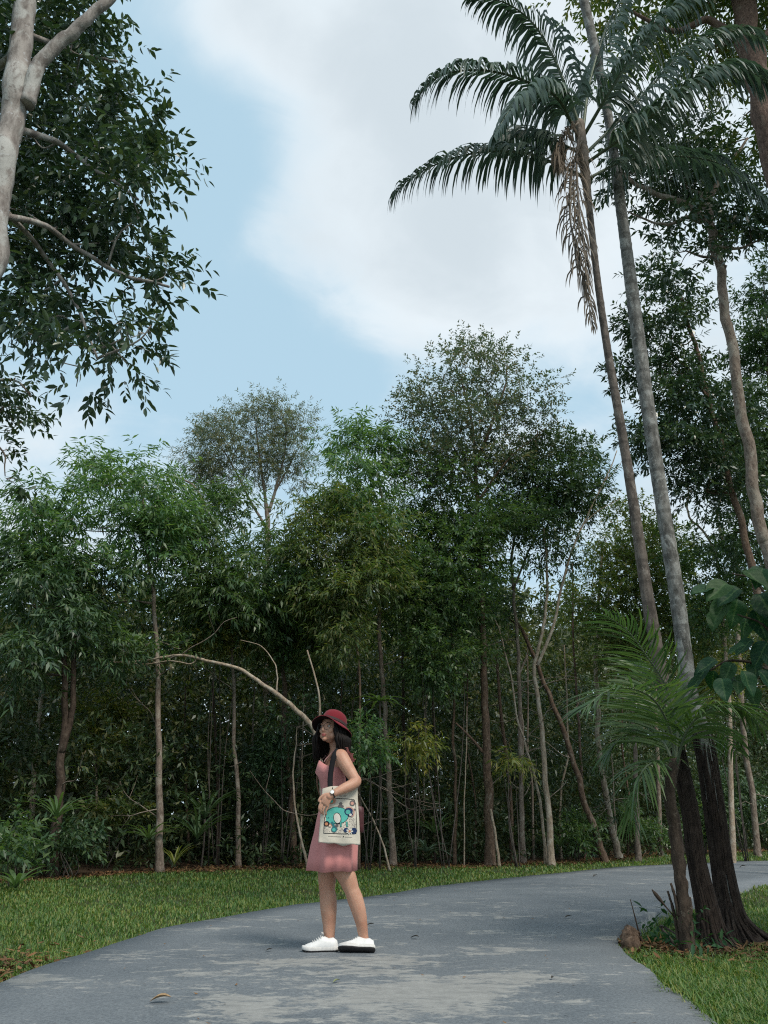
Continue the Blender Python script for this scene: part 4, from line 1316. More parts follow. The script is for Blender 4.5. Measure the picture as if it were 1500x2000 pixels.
for k, (q, w0, w1) in enumerate(((((1345, 1850, 0), (1336, 1770, 0), (1328, 1700, 0), (1318, 1620, 0), (1308, 1550, 0), (1318, 1480, 0)), 28, 22),
                                 (((1328, 1848, .05), (1318, 1790, .05), (1304, 1740, .05)), 9, 4), (((1352, 1850, .1), (1352, 1800, .1), (1348, 1752, .1)), 9, 4),
                                 (((1338, 1770, 0), (1336, 1720, 0), (1338, 1680, 0)), 9, 5), (((1326, 1790, 0), (1318, 1750, 0), (1310, 1725, 0)), 8, 4))):
    P = np.array(f3(*q))
    if k in (0, 1, 2):
        P[0, 2] = gz(P[0, 0], P[0, 1]) - 0.05
    m = MB()
    s = mpp(q[0][0], q[0][1], Y3)
    m.tube(P, np.linspace(w0, w1, len(P)) * 0.5 * s, 8, seg=6, rough=0.10, rng=rng)
    m.build('stem', M['bark_dark'], yp, True, b3)
KY = dict(width=0.017, mat='frond_young', t0=0.18)
frond(yp, b3, f3((1318, 1500, 0), (1322, 1420, 0), (1300, 1340, 0), (1262, 1280, -.1), (1225, 1232, -.2), (1180, 1200, -.3)), 0.012, 46, 0.52, hang=0.15, seed=240, side=0.75, fwd=0.35, drift=(-1.0, 0, 0), **KY)
frond(yp, b3, f3((1318, 1500, 0), (1310, 1430, -.1), (1280, 1370, -.3), (1235, 1345, -.5), (1185, 1350, -.6), (1140, 1385, -.7)), 0.012, 46, 0.50, hang=0.14, seed=241, side=0.8, fwd=0.5, drift=(-.5, 0, 0), **KY)
frond(yp, b3, f3((1318, 1500, 0), (1295, 1450, .1), (1255, 1430, .2), (1215, 1440, .3), (1180, 1480, .3)), 0.012, 40, 0.48, hang=0.2, seed=242, side=0.8, fwd=0.5, **KY)
frond(yp, b3, f3((1318, 1510, 0), (1290, 1490, -.1), (1260, 1500, -.2), (1240, 1545, -.2), (1230, 1610, -.2)), 0.012, 34, 0.40, hang=0.3, seed=243, side=0.7, fwd=0.5, **KY)
frond(yp, b3, f3((1320, 1500, 0), (1340, 1430, -.2), (1375, 1390, -.3), (1420, 1378, -.4), (1460, 1390, -.4), (1492, 1425, -.4)), 0.012, 40, 0.42, hang=0.25, seed=244, side=0.8, fwd=0.35, **KY)
frond(yp, b3, f3((1320, 1500, 0), (1335, 1450, .3), (1370, 1420, .6), (1410, 1430, .8), (1440, 1470, .9)), 0.012, 34, 0.42, hang=0.4, seed=245, side=0.8, fwd=0.4, **KY)
frond(yp, b3, f3((1318, 1510, 0), (1300, 1440, .2), (1275, 1360, .4), (1250, 1310, .5), (1225, 1290, .6)), 0.012, 40, 0.48, hang=0.15, seed=246, side=0.8, fwd=0.4, drift=(-.8, 0, 0), **KY)

# large leaved plant leaning in from the right
b4 = np.array((3.75, 6.0, gz(3.75, 6.0)))
big = thing('large_leaved_shrub', b4, 'shrub with very large dark leaves reaching in at the right edge', 'shrub')
rb = np.random.default_rng(250)
Yb = 5.9
for k, q in enumerate((((1640, 1700), (1600, 1500), (1560, 1350), (1500, 1230), (1440, 1200)), ((1640, 1680), (1590, 1400), (1540, 1250), (1480, 1140), (1430, 1120)),
                       ((1630, 1600), (1560, 1400), (1500, 1310), (1430, 1290), (1385, 1310)))):
    P = np.array([at(x, y, Yb + .1 * k) for x, y in q])
    P = np.vstack((b4 + np.array((rb.normal(0, .05), rb.normal(0, .05), -.05)), P))
    m = MB()
    m.tube(P, np.linspace(0.022, 0.006, len(P)), 6, seg=6)
    m.build('stem', M['bark_dark'], big, True, b4)
lf = [(1420, 1140, 80, -1, .6), (1450, 1115, 70, .3, .4), (1390, 1150, 60, -1.2, .2), (1480, 1160, 90, .2, 1), (1440, 1170, 70, -.4, 1.2), (1500, 1130, 80, 1, .3), (1455, 1205, 60, -.3, 1.3),
      (1470, 1250, 55, -.8, .5), (1490, 1275, 60, .4, .8), (1455, 1260, 45, -1, .3), (1400, 1290, 60, -1, .4), (1430, 1295, 55, -.5, .7), (1385, 1300, 55, -1, .9), (1450, 1310, 60, .2, .9),
      (1480, 1310, 70, .6, .8), (1410, 1325, 60, -.3, 1.2), (1465, 1340, 55, 0, 1), (1500, 1220, 70, .8, .6), (1500, 1330, 60, .8, .6), (1395, 1310, 50, -.2, 1.3), (1440, 1330, 50, -.6, 1), (1510, 1180, 80, .4, 1), (1420, 1170, 70, -.8, .9), (1400, 1195, 55, -.6, 1), (1475, 1190, 75, .1, .8), (1445, 1150, 70, -.9, .5), (1490, 1110, 70, -.5, .6), (1430, 1320, 65, -.8, .5), (1475, 1290, 60, -.5, .9), (1370, 1325, 45, -.9, .6), (1500, 1255, 70, -.6, .7), (1460, 1325, 60, -.9, .4)]
for x, y, l, dx, dn in lf:
    p = at(x, y, Yb + rb.uniform(-.25, .25))
    L = l * mpp(x, y, Yb)
    d = np.array([[dx, rb.normal(0, .4) - .3, -dn]])
    nlong, nw = 31, 13
    L = L * .85
    D = nrm(d)[0]
    S = nrm(np.cross(D, np.array((rb.normal(0, .3), -.8, 1.0))))
    Nn = np.cross(S, D)
    g, vn = [], []
    for a in np.linspace(0, 1, nlong):
        w = L * 0.34 * math.sin(math.pi * min(1.0, a ** 0.72 * 0.985 + 0.01)) ** 0.85
        for c in np.linspace(-1, 1, nw):
            g.append(p + D * L * a + S * w * c + Nn * (abs(c) * w * 0.35 - 0.22 * L * a * a + 0.03 * L * math.sin(9 * a + c) + 0.010 * L * math.sin(40 * (a - .30 * abs(c))) * min(1, 3 * abs(c)) * math.sin(math.pi * a)))
            vn.append(1.0 if abs(c) < .05 else max(0.0, math.sin(40 * (a - .30 * abs(c))) - .55) * 1.8)
    m = MB()
    m.rings(np.array(g).reshape(nlong, nw, 3), close=False)
    lo = m.build('leaf', M['leaf_veined'], big, True, b4)
    va = lo.data.attributes.new('vein', 'FLOAT', 'POINT')
    va.data.foreach_set('value', np.array(vn, np.float32))


# fan palms and strap plants on the forest floor
def fan_plant(label, px, py, Y, n, L, w, seed, spread=1.0, mat='leaf_mid', name='strap_leaved_plant', up=0.7, stem=None):
    rr = np.random.default_rng(seed)
    p = at(px, py, Y)
    base = np.array((p[0], Y, gz(p[0], Y)))
    root = thing(name, base, label, 'plant')
    if stem:
        m = MB()
        m.tube(np.array([base - (0, 0, .05), (base + p) / 2 + (0.02, 0, 0), p]), 0.02, 6, seg=4)
        m.build('stem', M['twig'], root, True, base)
    else:
        p = base + np.array((0, 0, max(0.02, p[2] - base[2])))
    for k in range(n):
        a = 2 * np.pi * (k + .5 * rr.random()) / n
        d = nrm(np.array((math.cos(a) * spread, math.sin(a) * spread * .8, up + .5 * rr.random())))
        l = L * (.75 + .4 * rr.random())
        pts = [p]
        for j in range(6):
            pts.append(pts[-1] + d * l / 6)
            d = nrm(d + np.array((0, 0, -0.20)))
        pts = np.array(pts)
        tan = nrm(np.gradient(pts, axis=0))
        lat = nrm(np.cross(tan, np.array((0.01, 0.02, 1))))
        nn = np.cross(lat, tan)
        wd = w * np.array([.5, .9, 1, 1, .85, .55, .05])
        m = MB()
        m.rings(np.stack((pts - lat * wd[:, None] / 2 + nn * wd[:, None] * .18, pts, pts + lat * wd[:, None] / 2 + nn * wd[:, None] * .18), 1), close=False)
        m.build('leaf', M[mat], root, True, base)
    return root


fan_plant('star of stiff strap leaves against the foot of the mottled pale trunk', 290, 1640, 15.8, 13, .75, .05, 260, mat='leaf_mid', up=.5)
fan_plant('tall strap leaved clump in shade right of the mottled pale trunk', 385, 1640, 16.8, 16, .95, .05, 261, mat='leaf_dark', up=.9)
fan_plant('upright strap leaved plant below the arching branch', 400, 1600, 17.4, 14, 1.1, .055, 262, mat='leaf_dark', up=1.1, stem=True)
fan_plant('pale star shaped plant at the forest foot between two grey trunks', 832, 1665, 17.6, 15, .70, .055, 263, mat='frond', up=.35)
fan_plant('larger shaded strap plant behind the pale star shaped one', 850, 1630, 18.6, 14, .9, .05, 264, mat='leaf_dark', up=.7)
fan_plant('fan leaved plant on a tall stem right of the red hat', 742, 1370, 17.0, 14, .62, .06, 265, mat='leaf_mid', up=.1, stem=True, name='fan_leaved_plant')
fan_plant('spiky clump low at the left forest corner', 110, 1600, 13.6, 14, .8, .045, 266, mat='leaf_mid', up=.8)
fan_plant('short light green tuft at the lawn edge beside the mottled trunk', 340, 1690, 15.6, 9, .5, .03, 267, mat='leaf_yellow', up=1.5)
fan_plant('young tuft with broad leaves at the left end of the lawn', 30, 1735, 11.2, 9, .45, .06, 268, mat='leaf_mid', up=.9)
fan_plant('tuft of strap leaves left of the slanting trunk', 1095, 1655, 20.0, 11, .7, .05, 269, mat='leaf_dark', up=.8)

# ---------------------------------------------------------------- lawn
def pts_lawn(n, seed, ymin, ymax, xr, power=1.6):
    rr = np.random.default_rng(seed)
    u = rr.random(n)
    a, b = ymin ** (1 - power), ymax ** (1 - power)
    Y = (a + (b - a) * u) ** (1 / (1 - power))
    X = rr.uniform(-1, 1, n) * (0.58 * Y + 0.6) + 0.02 * Y
    return X, Y, rr


X, Y, rr = pts_lawn(290000, 300, 3.3, 30.0, None, 1.75)
P2 = np.c_[X, Y]
ok = ~in_poly(P2 + rr.normal(0, .022, P2.shape), ROADC)
fe_ = Y - forest_edge(X)
ok &= fe_ < 0.25 + 0.35 * rr.standard_normal(len(X))
dry = np.exp(-(((X - DIP[0] - .1) / .28) ** 2 + ((Y - DIP[1] + .25) / .6) ** 2))
bare = np.exp(-(((X - b1[0] - .05) / .5) ** 2 + ((Y - b1[1]) / .4) ** 2)) + 0.8 * np.exp(-(((X + 2.6) / .5) ** 2 + ((Y - 5.6) / .8) ** 2)) + 0.8 * dry
patch = np.sin(2.3 * X + 1.1 * Y) + np.sin(1.1 * X - 1.9 * Y + 2) + 0.8 * np.sin(5 * X + 4.1 * Y)
ok &= rr.random(len(X)) > 0.95 * bare
ok &= rr.random(len(X)) > np.clip(-0.15 - 0.22 * patch, 0, 0.55)
X, Y, patch = X[ok], Y[ok], patch[ok]
n = len(X)
h = (0.036 + 0.028 * rr.random(n)) * (1 + 0.10 * patch) * np.clip(0.75 + Y / 30, .8, 1.4)
right = (X > 1.2) & (Y < 9)
h = np.where(right, h * 1.5, h)
wd = (0.005 + 0.003 * rr.random(n)) * np.clip(Y / 6.5, 1, 3.2)
az = rr.uniform(0, 2 * np.pi, n)
lean = 0.35 + 0.75 * rr.random(n)
dx, dy = np.cos(az), np.sin(az)
B = np.c_[X, Y, gz(X, Y) - 0.01]
sx, sy = -dy, dx
Lf = B + np.c_[sx * wd, sy * wd, np.zeros(n)] * .5
Rt = B - np.c_[sx * wd, sy * wd, np.zeros(n)] * .5
mid = B + np.c_[dx * h * lean * .35, dy * h * lean * .35, h * .62]
Ml = mid + np.c_[sx * wd, sy * wd, np.zeros(n)] * .42
Mr = mid - np.c_[sx * wd, sy * wd, np.zeros(n)] * .42
Tp = B + np.c_[dx * h * lean, dy * h * lean, h * (1.05 - .35 * lean)]
V = np.stack((Lf, Rt, Mr, Ml, Tp), 1).reshape(-1, 3)
k = np.arange(n)[:, None] * 5
grass = link('grass', mesh_from('grass', V, k + np.array((0, 1, 2, 3))[None], k + np.array((3, 2, 4))[None]), M['grass'])
tag(grass, 'short green lawn grass on both sides of the path', kind='stuff')

# fallen leaves and litter between lawn and trees, and round the palm foot
rr = np.random.default_rng(310)
xa = rr.uniform(-11, 13, 15000)
ya = forest_edge(xa) + rr.normal(0.35, 0.55, 15000)
xb = b1[0] + rr.normal(-.1, .45, 800)
yb = b1[1] + rr.normal(-.10, .42, 800)
xc = -2.45 + rr.normal(0, .28, 420)
yc = 5.35 + rr.normal(0, .5, 420)
xd = DIP[0] + rr.normal(.02, .12, 600)
yd = DIP[1] + rr.normal(-.3, .4, 600)
XA, YA = np.r_[xa, xb, xc, xd], np.r_[ya, yb, yc, yd]
ok = ~in_poly(np.c_[XA, YA], ROADC)
XA, YA = XA[ok], YA[ok]
n = len(XA)
P = np.c_[XA, YA, gz(XA, YA) + 0.012 + 0.03 * rr.random(n)]
D = np.c_[rr.standard_normal((n, 2)), rr.normal(0, .18, n)]
V, Q, T = leaf_arrays(P, D, np.c_[rr.normal(0, .3, (n, 2)), np.ones(n)], .04 + .045 * rr.random(n), .018 + .018 * rr.random(n), 'h', -0.15)
tag(link('leaf_litter', mesh_from('leaf_litter', V, Q, T), M['litter']), 'brown fallen leaves along the forest foot and round the palms', kind='stuff')

# leaf scraps blown over the path
xs_ = rr.uniform(-2, 7, 900)
ys_ = 3.6 + 13 * rr.random(900) ** 1.5
k = in_poly(np.c_[xs_, ys_], ROADC)
xs_, ys_ = xs_[k][:150], ys_[k][:150]
n = len(xs_)
P = np.c_[xs_, ys_, np.full(n, 0.014)]
D = np.c_[rr.standard_normal((n, 2)), np.zeros(n)]
V, Q, T = leaf_arrays(P, D, np.c_[rr.normal(0, .2, (n, 2)), np.ones(n)], .012 + .02 * rr.random(n), .006 + .008 * rr.random(n), 'q', -0.2)
tag(link('leaf_scraps', mesh_from('leaf_scraps', V, Q, T), M['litter']), 'tiny dry leaf scraps scattered over the path', kind='stuff')

# single fallen leaves on the path
M['dry_leaf'] = simple_mat('dry_leaf', (0.33, 0.22, 0.12), 0.7, 0.2, 0.25, 60)
M['dark_leaf'] = simple_mat('dark_leaf', (0.05, 0.045, 0.038), 0.7, 0.2, 0.25, 60)
M['green_leaf'] = simple_mat('green_leaf', (0.20, 0.22, 0.10), 0.6, 0.3, 0.25, 60)
for lab, x, y, l, mt, a in (('curled tan leaf lying on the path near the picture bottom', 312, 1963, .10, 'dry_leaf', 0.1), ('small pale green leaf on the path below the shoes', 657, 1924, .045, 'green_leaf', .6),
                            ('dark leaf on the path left of the worn pale patch', 525, 1862, .05, 'dark_leaf', .3), ('dark curled leaf on the path right of the shoes', 810, 1837, .07, 'dark_leaf', -.4),
                            ('dark scrap of leaf on the path before the bend', 1110, 1796, .07, 'dark_leaf', .2), ('tiny dark leaf on the far stretch of path', 1163, 1714, .10, 'dark_leaf', .5),
                            ('dark leaf on the path beyond the palm trunks', 1451, 1696, .14, 'dark_leaf', -.3), ('small dark leaf on the path past the ankle', 723, 1812, .07, 'dark_leaf', .1),
                            ('tiny leaf scrap lying low on the path right of the pale patch', 1080, 1916, .035, 'dark_leaf', 1.0)):
    p = gp(x, y)
    L = l
    m = MB()
    g = []
    for t in np.linspace(0, 1, 7):
        w = L * .24 * math.sin(math.pi * min(1, t * .98 + .01)) ** .8
        for c in (-1, -.4, .4, 1):
            u, v = (t - .5) * L, w * c
            g.append((u * math.cos(a) - v * math.sin(a), u * math.sin(a) + v * math.cos(a), 0.014 + abs(c) * w * .7 + .10 * L * math.sin(3.1 * t) + .35 * L * t * t * .5))
    m.rings(np.array(g).reshape(7, 4, 3), close=False)
    o = m.build('fallen_leaf', M[mt])
    o.location = p
    tag(o, lab, 'leaf', 'fallen leaves on the path')

# stump, twig and hanging dead leaf at the path bend
p = gp(1238, 1845)
base = np.array((p[0], p[1], gz(p[0], p[1])))
st = thing('broken_stump', base, 'small broken brown stump at the path edge by the young palm', 'stump')
m = MB()
q = np.array([at(1236, 1872, p[1]), at(1232, 1845, p[1]), at(1231, 1828, p[1] + .02), at(1236, 1814, p[1] + .03)])
q[0, 2] = base[2] - .05
m.tube(q, np.array([.085, .070, .062, .050]), 12, seg=6, rough=.11, rng=rng)
m.build('stump_wood', M['bark_brown'], st, True, base)
for q in (((1252, 1838), (1240, 1790), (1231, 1756)), ((1240, 1815), (1250, 1828), (1256, 1842))):
    m = MB()
    m.tube(np.array([at(x, y, p[1] + .02) for x, y in q]), np.array([.007, .005, .003]), 5, seg=4)
    m.build('twig', M['bark_dark'], st, True, base)
q = np.array([at(1298, 1768, Y3 + .05), at(1288, 1756, Y3 + .05), at(1280, 1746, Y3 + .05), at(1273, 1737, Y3 + .05)])
m = MB()
m.tube(np.vstack((at(1318, 1792, Y3 + .04), q)), np.array([.004, .006, .014, .013, .003]), 6, seg=4)
m.build('dead_leaf_tip', M['bark_dark'], yp, True, b3)
bush('ground_plant', 'small leafy weeds at the foot of the palm roots', 1330, 1838, 6.35, 34, 16, 'leaf_big', 'mid', 320, .8, .6, 'plant', 'h')

# ---------------------------------------------------------------- the walker
YPER = 5.93


def A(px, py, d=0.0):
    return at(px, py, YPER + d)


UP = np.array((0, 0, 1.0))
FW = nrm(np.array((-0.95, -0.30, 0.0)))         # the way the body faces
LT = np.cross(UP, FW)                            # her left, towards the camera
HF = nrm(np.array((-0.54, -0.83, 0.03)))        # the way the face points
HL = nrm(np.cross(UP, HF))
HU = np.cross(HF, HL)


def skin_mat():
    m, nt, out = new_mat('skin')
    f = noise(nt, 14.0, 3.0, 0.5, objvec(nt))
    c = ramp(nt, f, [(0.3, (0.46, 0.245, 0.165)), (0.7, (0.56, 0.32, 0.22))])
    g = noise(nt, 120.0, 3.0, 0.7, objvec(nt))
    c = mixc(nt, mrange(nt, g, 0.4, 0.75, 0.0, 0.4), c, mixc(nt, 1.0, c, (0.84, 0.76, 0.72), 'MULTIPLY'))
    r = noise(nt, 5.0, 3.0, 0.5, objvec(nt))
    c = mixc(nt, mrange(nt, r, 0.45, 0.7, 0.0, 0.5), c, mixc(nt, 1.0, c, (0.95, 0.80, 0.76), 'MULTIPLY'))
    p = principled(nt, out, c, 0.5, 0.35)
    p.inputs['Subsurface Weight'].default_value = 0.12
    p.inputs['Subsurface Radius'].default_value = (0.012, 0.005, 0.003)
    return m


def cloth_mat(name, col, weave=420.0, rough=0.9, folds=0.0):
    m, nt, out = new_mat(name)
    v = objvec(nt)
    f = noise(nt, weave, 2.0, 0.6, v)
    g = noise(nt, 9.0, 4.0, 0.6, v)
    c = ramp(nt, f, [(0.3, tuple(x * .82 for x in col)), (0.7, tuple(min(1, x * 1.16) for x in col))])
    c = mixc(nt, mrange(nt, g, .35, .7, 0, .25), c, mixc(nt, 1.0, c, (.82, .80, .80), 'MULTIPLY'))
    p = principled(nt, out, c, rough, 0.1, bump(nt, g, 0.35, 0.01))
    p.inputs['Sheen Weight'].default_value = 0.1 if max(col) > .1 else 0.0
    return m


M['skin'] = skin_mat()
M['dress'] = cloth_mat('dusty_pink_cotton', (0.60, 0.25, 0.235))
M['hat'] = cloth_mat('red_felt', (0.18, 0.020, 0.028), 300)
M['hat_band'] = cloth_mat('hat_band', (0.075, 0.05, 0.05), 300)
M['hair'] = simple_mat('hair', (0.012, 0.009, 0.008), 0.6, 0.15, 0.35, 60)
M['brim_underside'] = cloth_mat('brim_underside', (0.022, 0.010, 0.011), 300)
M['canvas'] = cloth_mat('natural_canvas', (0.62, 0.565, 0.47), 500)
M['strap'] = cloth_mat('black_webbing', (0.016, 0.016, 0.018), 500)
M['maroon'] = simple_mat('maroon_leather', (0.075, 0.022, 0.024), 0.5, 0.4, 0.2, 40)
M['white_shoe'] = simple_mat('white_leather', (0.74, 0.73, 0.71), 0.45, 0.4, 0.06, 40)
M['white_sole'] = simple_mat('white_rubber', (0.62, 0.60, 0.57), 0.6, 0.3, 0.12, 60)
M['black_sole'] = simple_mat('dark_rubber', (0.035, 0.032, 0.032), 0.7, 0.3, 0.25, 60)
M['black'] = simple_mat('black_frame', (0.012, 0.012, 0.013), 0.35, 0.5, 0.1, 60)
M['lips'] = simple_mat('lips', (0.42, 0.10, 0.09), 0.4, 0.4, 0.1, 60)
M['eye'] = simple_mat('eye_white', (0.62, 0.58, 0.55), 0.3, 0.4, 0.05, 60)
M['metal'] = simple_mat('watch_metal', (0.42, 0.36, 0.28), 0.3, 0.6, 0.1, 60, **{'Metallic': 0.8})
M['dial'] = simple_mat('watch_dial', (0.8, 0.79, 0.76), 0.3, 0.5, 0.03, 60)
M['pendant'] = simple_mat('strap_brown', (0.16, 0.09, 0.06), 0.6, 0.3, 0.1, 60)

pbase = A(664, 1861, 0.0)
pbase[2] = 0.0
person = thing('person', pbase, 'person in pink sleeveless dress and red brimmed hat standing on the path, head turned', 'person')


def ell_ring(c, ax, bx, ra, rb, n=36, pw=1.0):
    th = np.linspace(0, 2 * np.pi, n, endpoint=False)
    return c + np.cos(th)[:, None] * ax * ra + np.sin(th)[:, None] * bx * rb


def limb(mb, pts, rad, sides=16, seg=5):
    pts = np.array(pts)
    rad = np.array(rad, float)
    mb.tube(pts, rad, sides, seg=seg)
    for p, r in ((pts[0], rad[0]), (pts[-1], rad[-1])):
        mb.ellipsoid(p, (r, r, r), 14, 10)


def spx(px, py):
    return mpp(px, py, YPER)


B = MB()
# torso
tor = [(656, 1676, 0, .075, .11), (656, 1650, 0, .10, .150), (657, 1628, 0, .112, .160), (657, 1595, 0, .098, .140), (657, 1562, 0, .080, .112), (656, 1532, 0, .086, .118),
       (655, 1508, 0, .095, .130), (658, 1487, 0, .080, .140), (659, 1473, 0, .060, .125), (657, 1464, 0, .046, .070), (655, 1457, 0, .042, .046), (652, 1443, 0, .042, .044), (651, 1425, 0, .040, .042)]
B.rings(np.array([ell_ring(A(x, y, d), FW, LT, a, b) for x, y, d, a, b in tor]), cap0=True, cap1=True)
for s in (-1, 1):
    B.ellipsoid(A(655, 1510, 0) + FW * .068 + LT * s * .052, (.046, .046, .046), 14, 10)
    B.ellipsoid(A(658, 1640, 0) - FW * .035 + LT * s * .06, (.08, .08, .08), 14, 10)
# legs: the near (left) one trails to the right, the far (right) one stands straight
sc = lambda w, x, y: w * .5 * mpp(x, y, YPER)
near = [(660, 1650, -.065, 48), (667, 1690, -.055, 40), (678, 1714, -.05, 36), (687, 1738, -.05, 29), (694, 1757, -.045, 31), (701, 1780, -.045, 28), (706, 1803, -.035, 23), (709, 1824, -.02, 19.5), (712, 1840, -.01, 19)]
far = [(650, 1650, .075, 52), (642, 1690, .07, 42), (639, 1714, .065, 37), (639, 1738, .06, 31), (641, 1758, .06, 34), (642, 1780, .06, 32), (643, 1805, .06, 26), (643, 1828, .06, 21.5), (644, 1843, .06, 21)]
B.ellipsoid(A(684, 1733, -.05) + FW * .022, (.03, .034, .038), 12, 9)
B.ellipsoid(A(638, 1733, .06) + FW * .024, (.03, .034, .038), 12, 9)
for L_ in (near, far):
    limb(B, [A(x, y, d) for x, y, d, w in L_], [sc(w, x, y) for x, y, d, w in L_], 18, 5)
# arms
an = [(666, 1478, -.145, 28), (673, 1490, -.165, 27), (683, 1506, -.19, 23.5), (692, 1520, -.21, 20), (696, 1526, -.215, 19.5), (687, 1533, -.24, 20.5), (672, 1540, -.27, 18.5), (658, 1547, -.295, 14.5), (649, 1552, -.305, 12.5), (643, 1556, -.31, 13.5)]
limb(B, [A(x, y, d) for x, y, d, w in an], [sc(w, x, y) for x, y, d, w in an], 16, 5)
B.ellipsoid(A(665, 1477, -.135), (.052, .05, .05), 14, 10)
af = [(647, 1476, .145, 26), (655, 1505, .18, 23), (662, 1535, .19, 19), (655, 1565, .17, 17), (645, 1592, .14, 13), (641, 1606, .13, 12)]
limb(B, [A(x, y, d) for x, y, d, w in af], [sc(w, x, y) for x, y, d, w in af], 14, 5)
# near hand: palm against the bag, fingers curled over its front edge
pal = [A(645, 1555, -.308), A(639, 1562, -.315), A(634, 1571, -.312)]
hd = nrm(pal[2] - pal[0])
acr = nrm(np.cross(hd, np.array((0.1, -1.0, 0.1))))
for o_, r_ in ((-.017, .0105), (-.006, .0125), (.006, .0125), (.018, .0105)):
    B.tube(np.array([p + acr * o_ * (0.75 + .25 * k) for k, p in enumerate(pal)]), np.array([r_ * .95, r_ * 1.05, r_]), 10, seg=4)
knk = pal[2]
for k, (o_, ln, r_) in enumerate(((-.029, .060, .0062), (-.0095, .074, .0066), (.0095, .078, .0068), (.028, .070, .0066))):
    p0 = knk + acr * o_ - hd * .01
    d1 = nrm(hd + np.array((-0.10, -.05, -.35)))
    d2 = nrm(hd + np.array((.1, .25, -.9)))
    d3 = nrm(np.array((.25, .7, -.9)))
    p1 = p0 + d1 * ln * .45
    p2 = p1 + d2 * ln * .35
    p3 = p2 + d3 * ln * .28
    B.tube(np.array([p0, p1, p2, p3]), np.array([r_, r_, r_ * .92, r_ * .8]), 9, seg=4)
    B.ellipsoid(p3, (r_ * .8,) * 3, 8, 6)
t0 = pal[0] + acr * .022
B.tube(np.array([t0, t0 + hd * .025 + acr * .020, t0 + hd * .055 + acr * .026, t0 + hd * .075 + acr * .020]), np.array([.012, .011, .0095, .008]), 9, seg=4)
# far hand, hanging
fh = A(640, 1608, .125)
B.ellipsoid(fh + np.array((-.005, 0, -.03)), (.020, .036, .045), 12, 9)
for k in range(4):
    p0 = fh + np.array((-.005, -.024 + .016 * k, -.06))
    B.tube(np.array([p0, p0 + (-.012, 0, -.03), p0 + (-.004, 0, -.055 - .006 * (1 if 0 < k < 3 else 0))]), np.array([.0085, .008, .007]), 8, seg=3)
B.tube(np.array([fh + (-.01, -.03, -.01), fh + (-.03, -.045, -.035), fh + (-.035, -.045, -.06)]), np.array([.010, .009, .008]), 8, seg=3)
# head
HC = A(648, 1422, -.03)


def hp(f, l, u):
    return HC + HF * f + HL * l + HU * u


def head_surface(nu=40, nv=30, grow=0.0):
    Rr = []
    for v in np.linspace(0.03, np.pi - 0.03, nv):
        row = []
        for u in np.linspace(0, 2 * np.pi, nu, endpoint=False):
            f, l, z = math.sin(v) * math.cos(u), math.sin(v) * math.sin(u), math.cos(v)
            lw_, fw_ = .072 + grow, .092 + grow
            zz_ = z * (.108 + grow)
            if z < 0:
                k = -z
                lw_ *= 1 - .30 * k ** 1.2
                if f > 0:
                    fw_ *= 1 + .05 * math.sin(k * math.pi) + .12 * k * k
                else:
                    fw_ *= 1 - .30 * k
            ff = f * fw_ - (.006 if z > .3 and f > 0 else 0)
            sh = .022 * max(0, -z) ** 1.2 if f > -0.3 else 0
            row.append(hp(ff + sh, l * lw_, zz_))
        Rr.append(row)
    return np.array(Rr)


B.rings(head_surface()[::-1], cap0=True, cap1=True)
# nose, brow ridge, cheeks, chin, ears
B.tube(np.array([hp(.086, 0, .012), hp(.098, 0, -.008), hp(.105, 0, -.026), hp(.092, 0, -.036)]), np.array([.008, .009, .0115, .008]), 10, seg=4)
for s in (-1, 1):
    B.ellipsoid(hp(.095, s * .010, -.030), (.009, .009, .008), 10, 8)
    B.ellipsoid(hp(.062, s * .036, -.026), (.024, .024, .024), 10, 8)
    B.ellipsoid(hp(.045, s * .040, -.060), (.026, .024, .026), 10, 8)
    B.ellipsoid(hp(.078, s * .028, .020), (.016, .018, .008), 10, 8)
    B.ellipsoid(hp(-.005, s * .072, -.012), (.016, .010, .028), 10, 8)
B.ellipsoid(hp(.082, 0, -.088), (.019, .020, .015), 10, 8)
B.ellipsoid(hp(.086, 0, -.058), (.017, .020, .013), 10, 8)

me = mesh_from('body_raw', np.concatenate(B.V), np.concatenate(B.Q), np.concatenate(B.T), True)
tmp = bpy.data.objects.new('body_raw', me)
COL.objects.link(tmp)
rm = tmp.modifiers.new('remesh', 'REMESH')
rm.mode = 'VOXEL'
rm.voxel_size = 0.0038
rm.use_smooth_shade = True
sm_ = tmp.modifiers.new('smooth', 'SMOOTH')
sm_.factor = 0.5
sm_.iterations = 3
dc = tmp.modifiers.new('thin', 'DECIMATE')
dc.ratio = 0.4
dg = bpy.context.evaluated_depsgraph_get()
bm_ = bpy.data.meshes.new_from_object(tmp.evaluated_get(dg))
bpy.data.objects.remove(tmp)
bm_.transform(__import__('mathutils').Matrix.Translation(-Vector(pbase)))
for p_ in bm_.polygons:
    p_.use_smooth = True
bm_.materials.clear()
body = link('body', bm_, M['skin'], person)

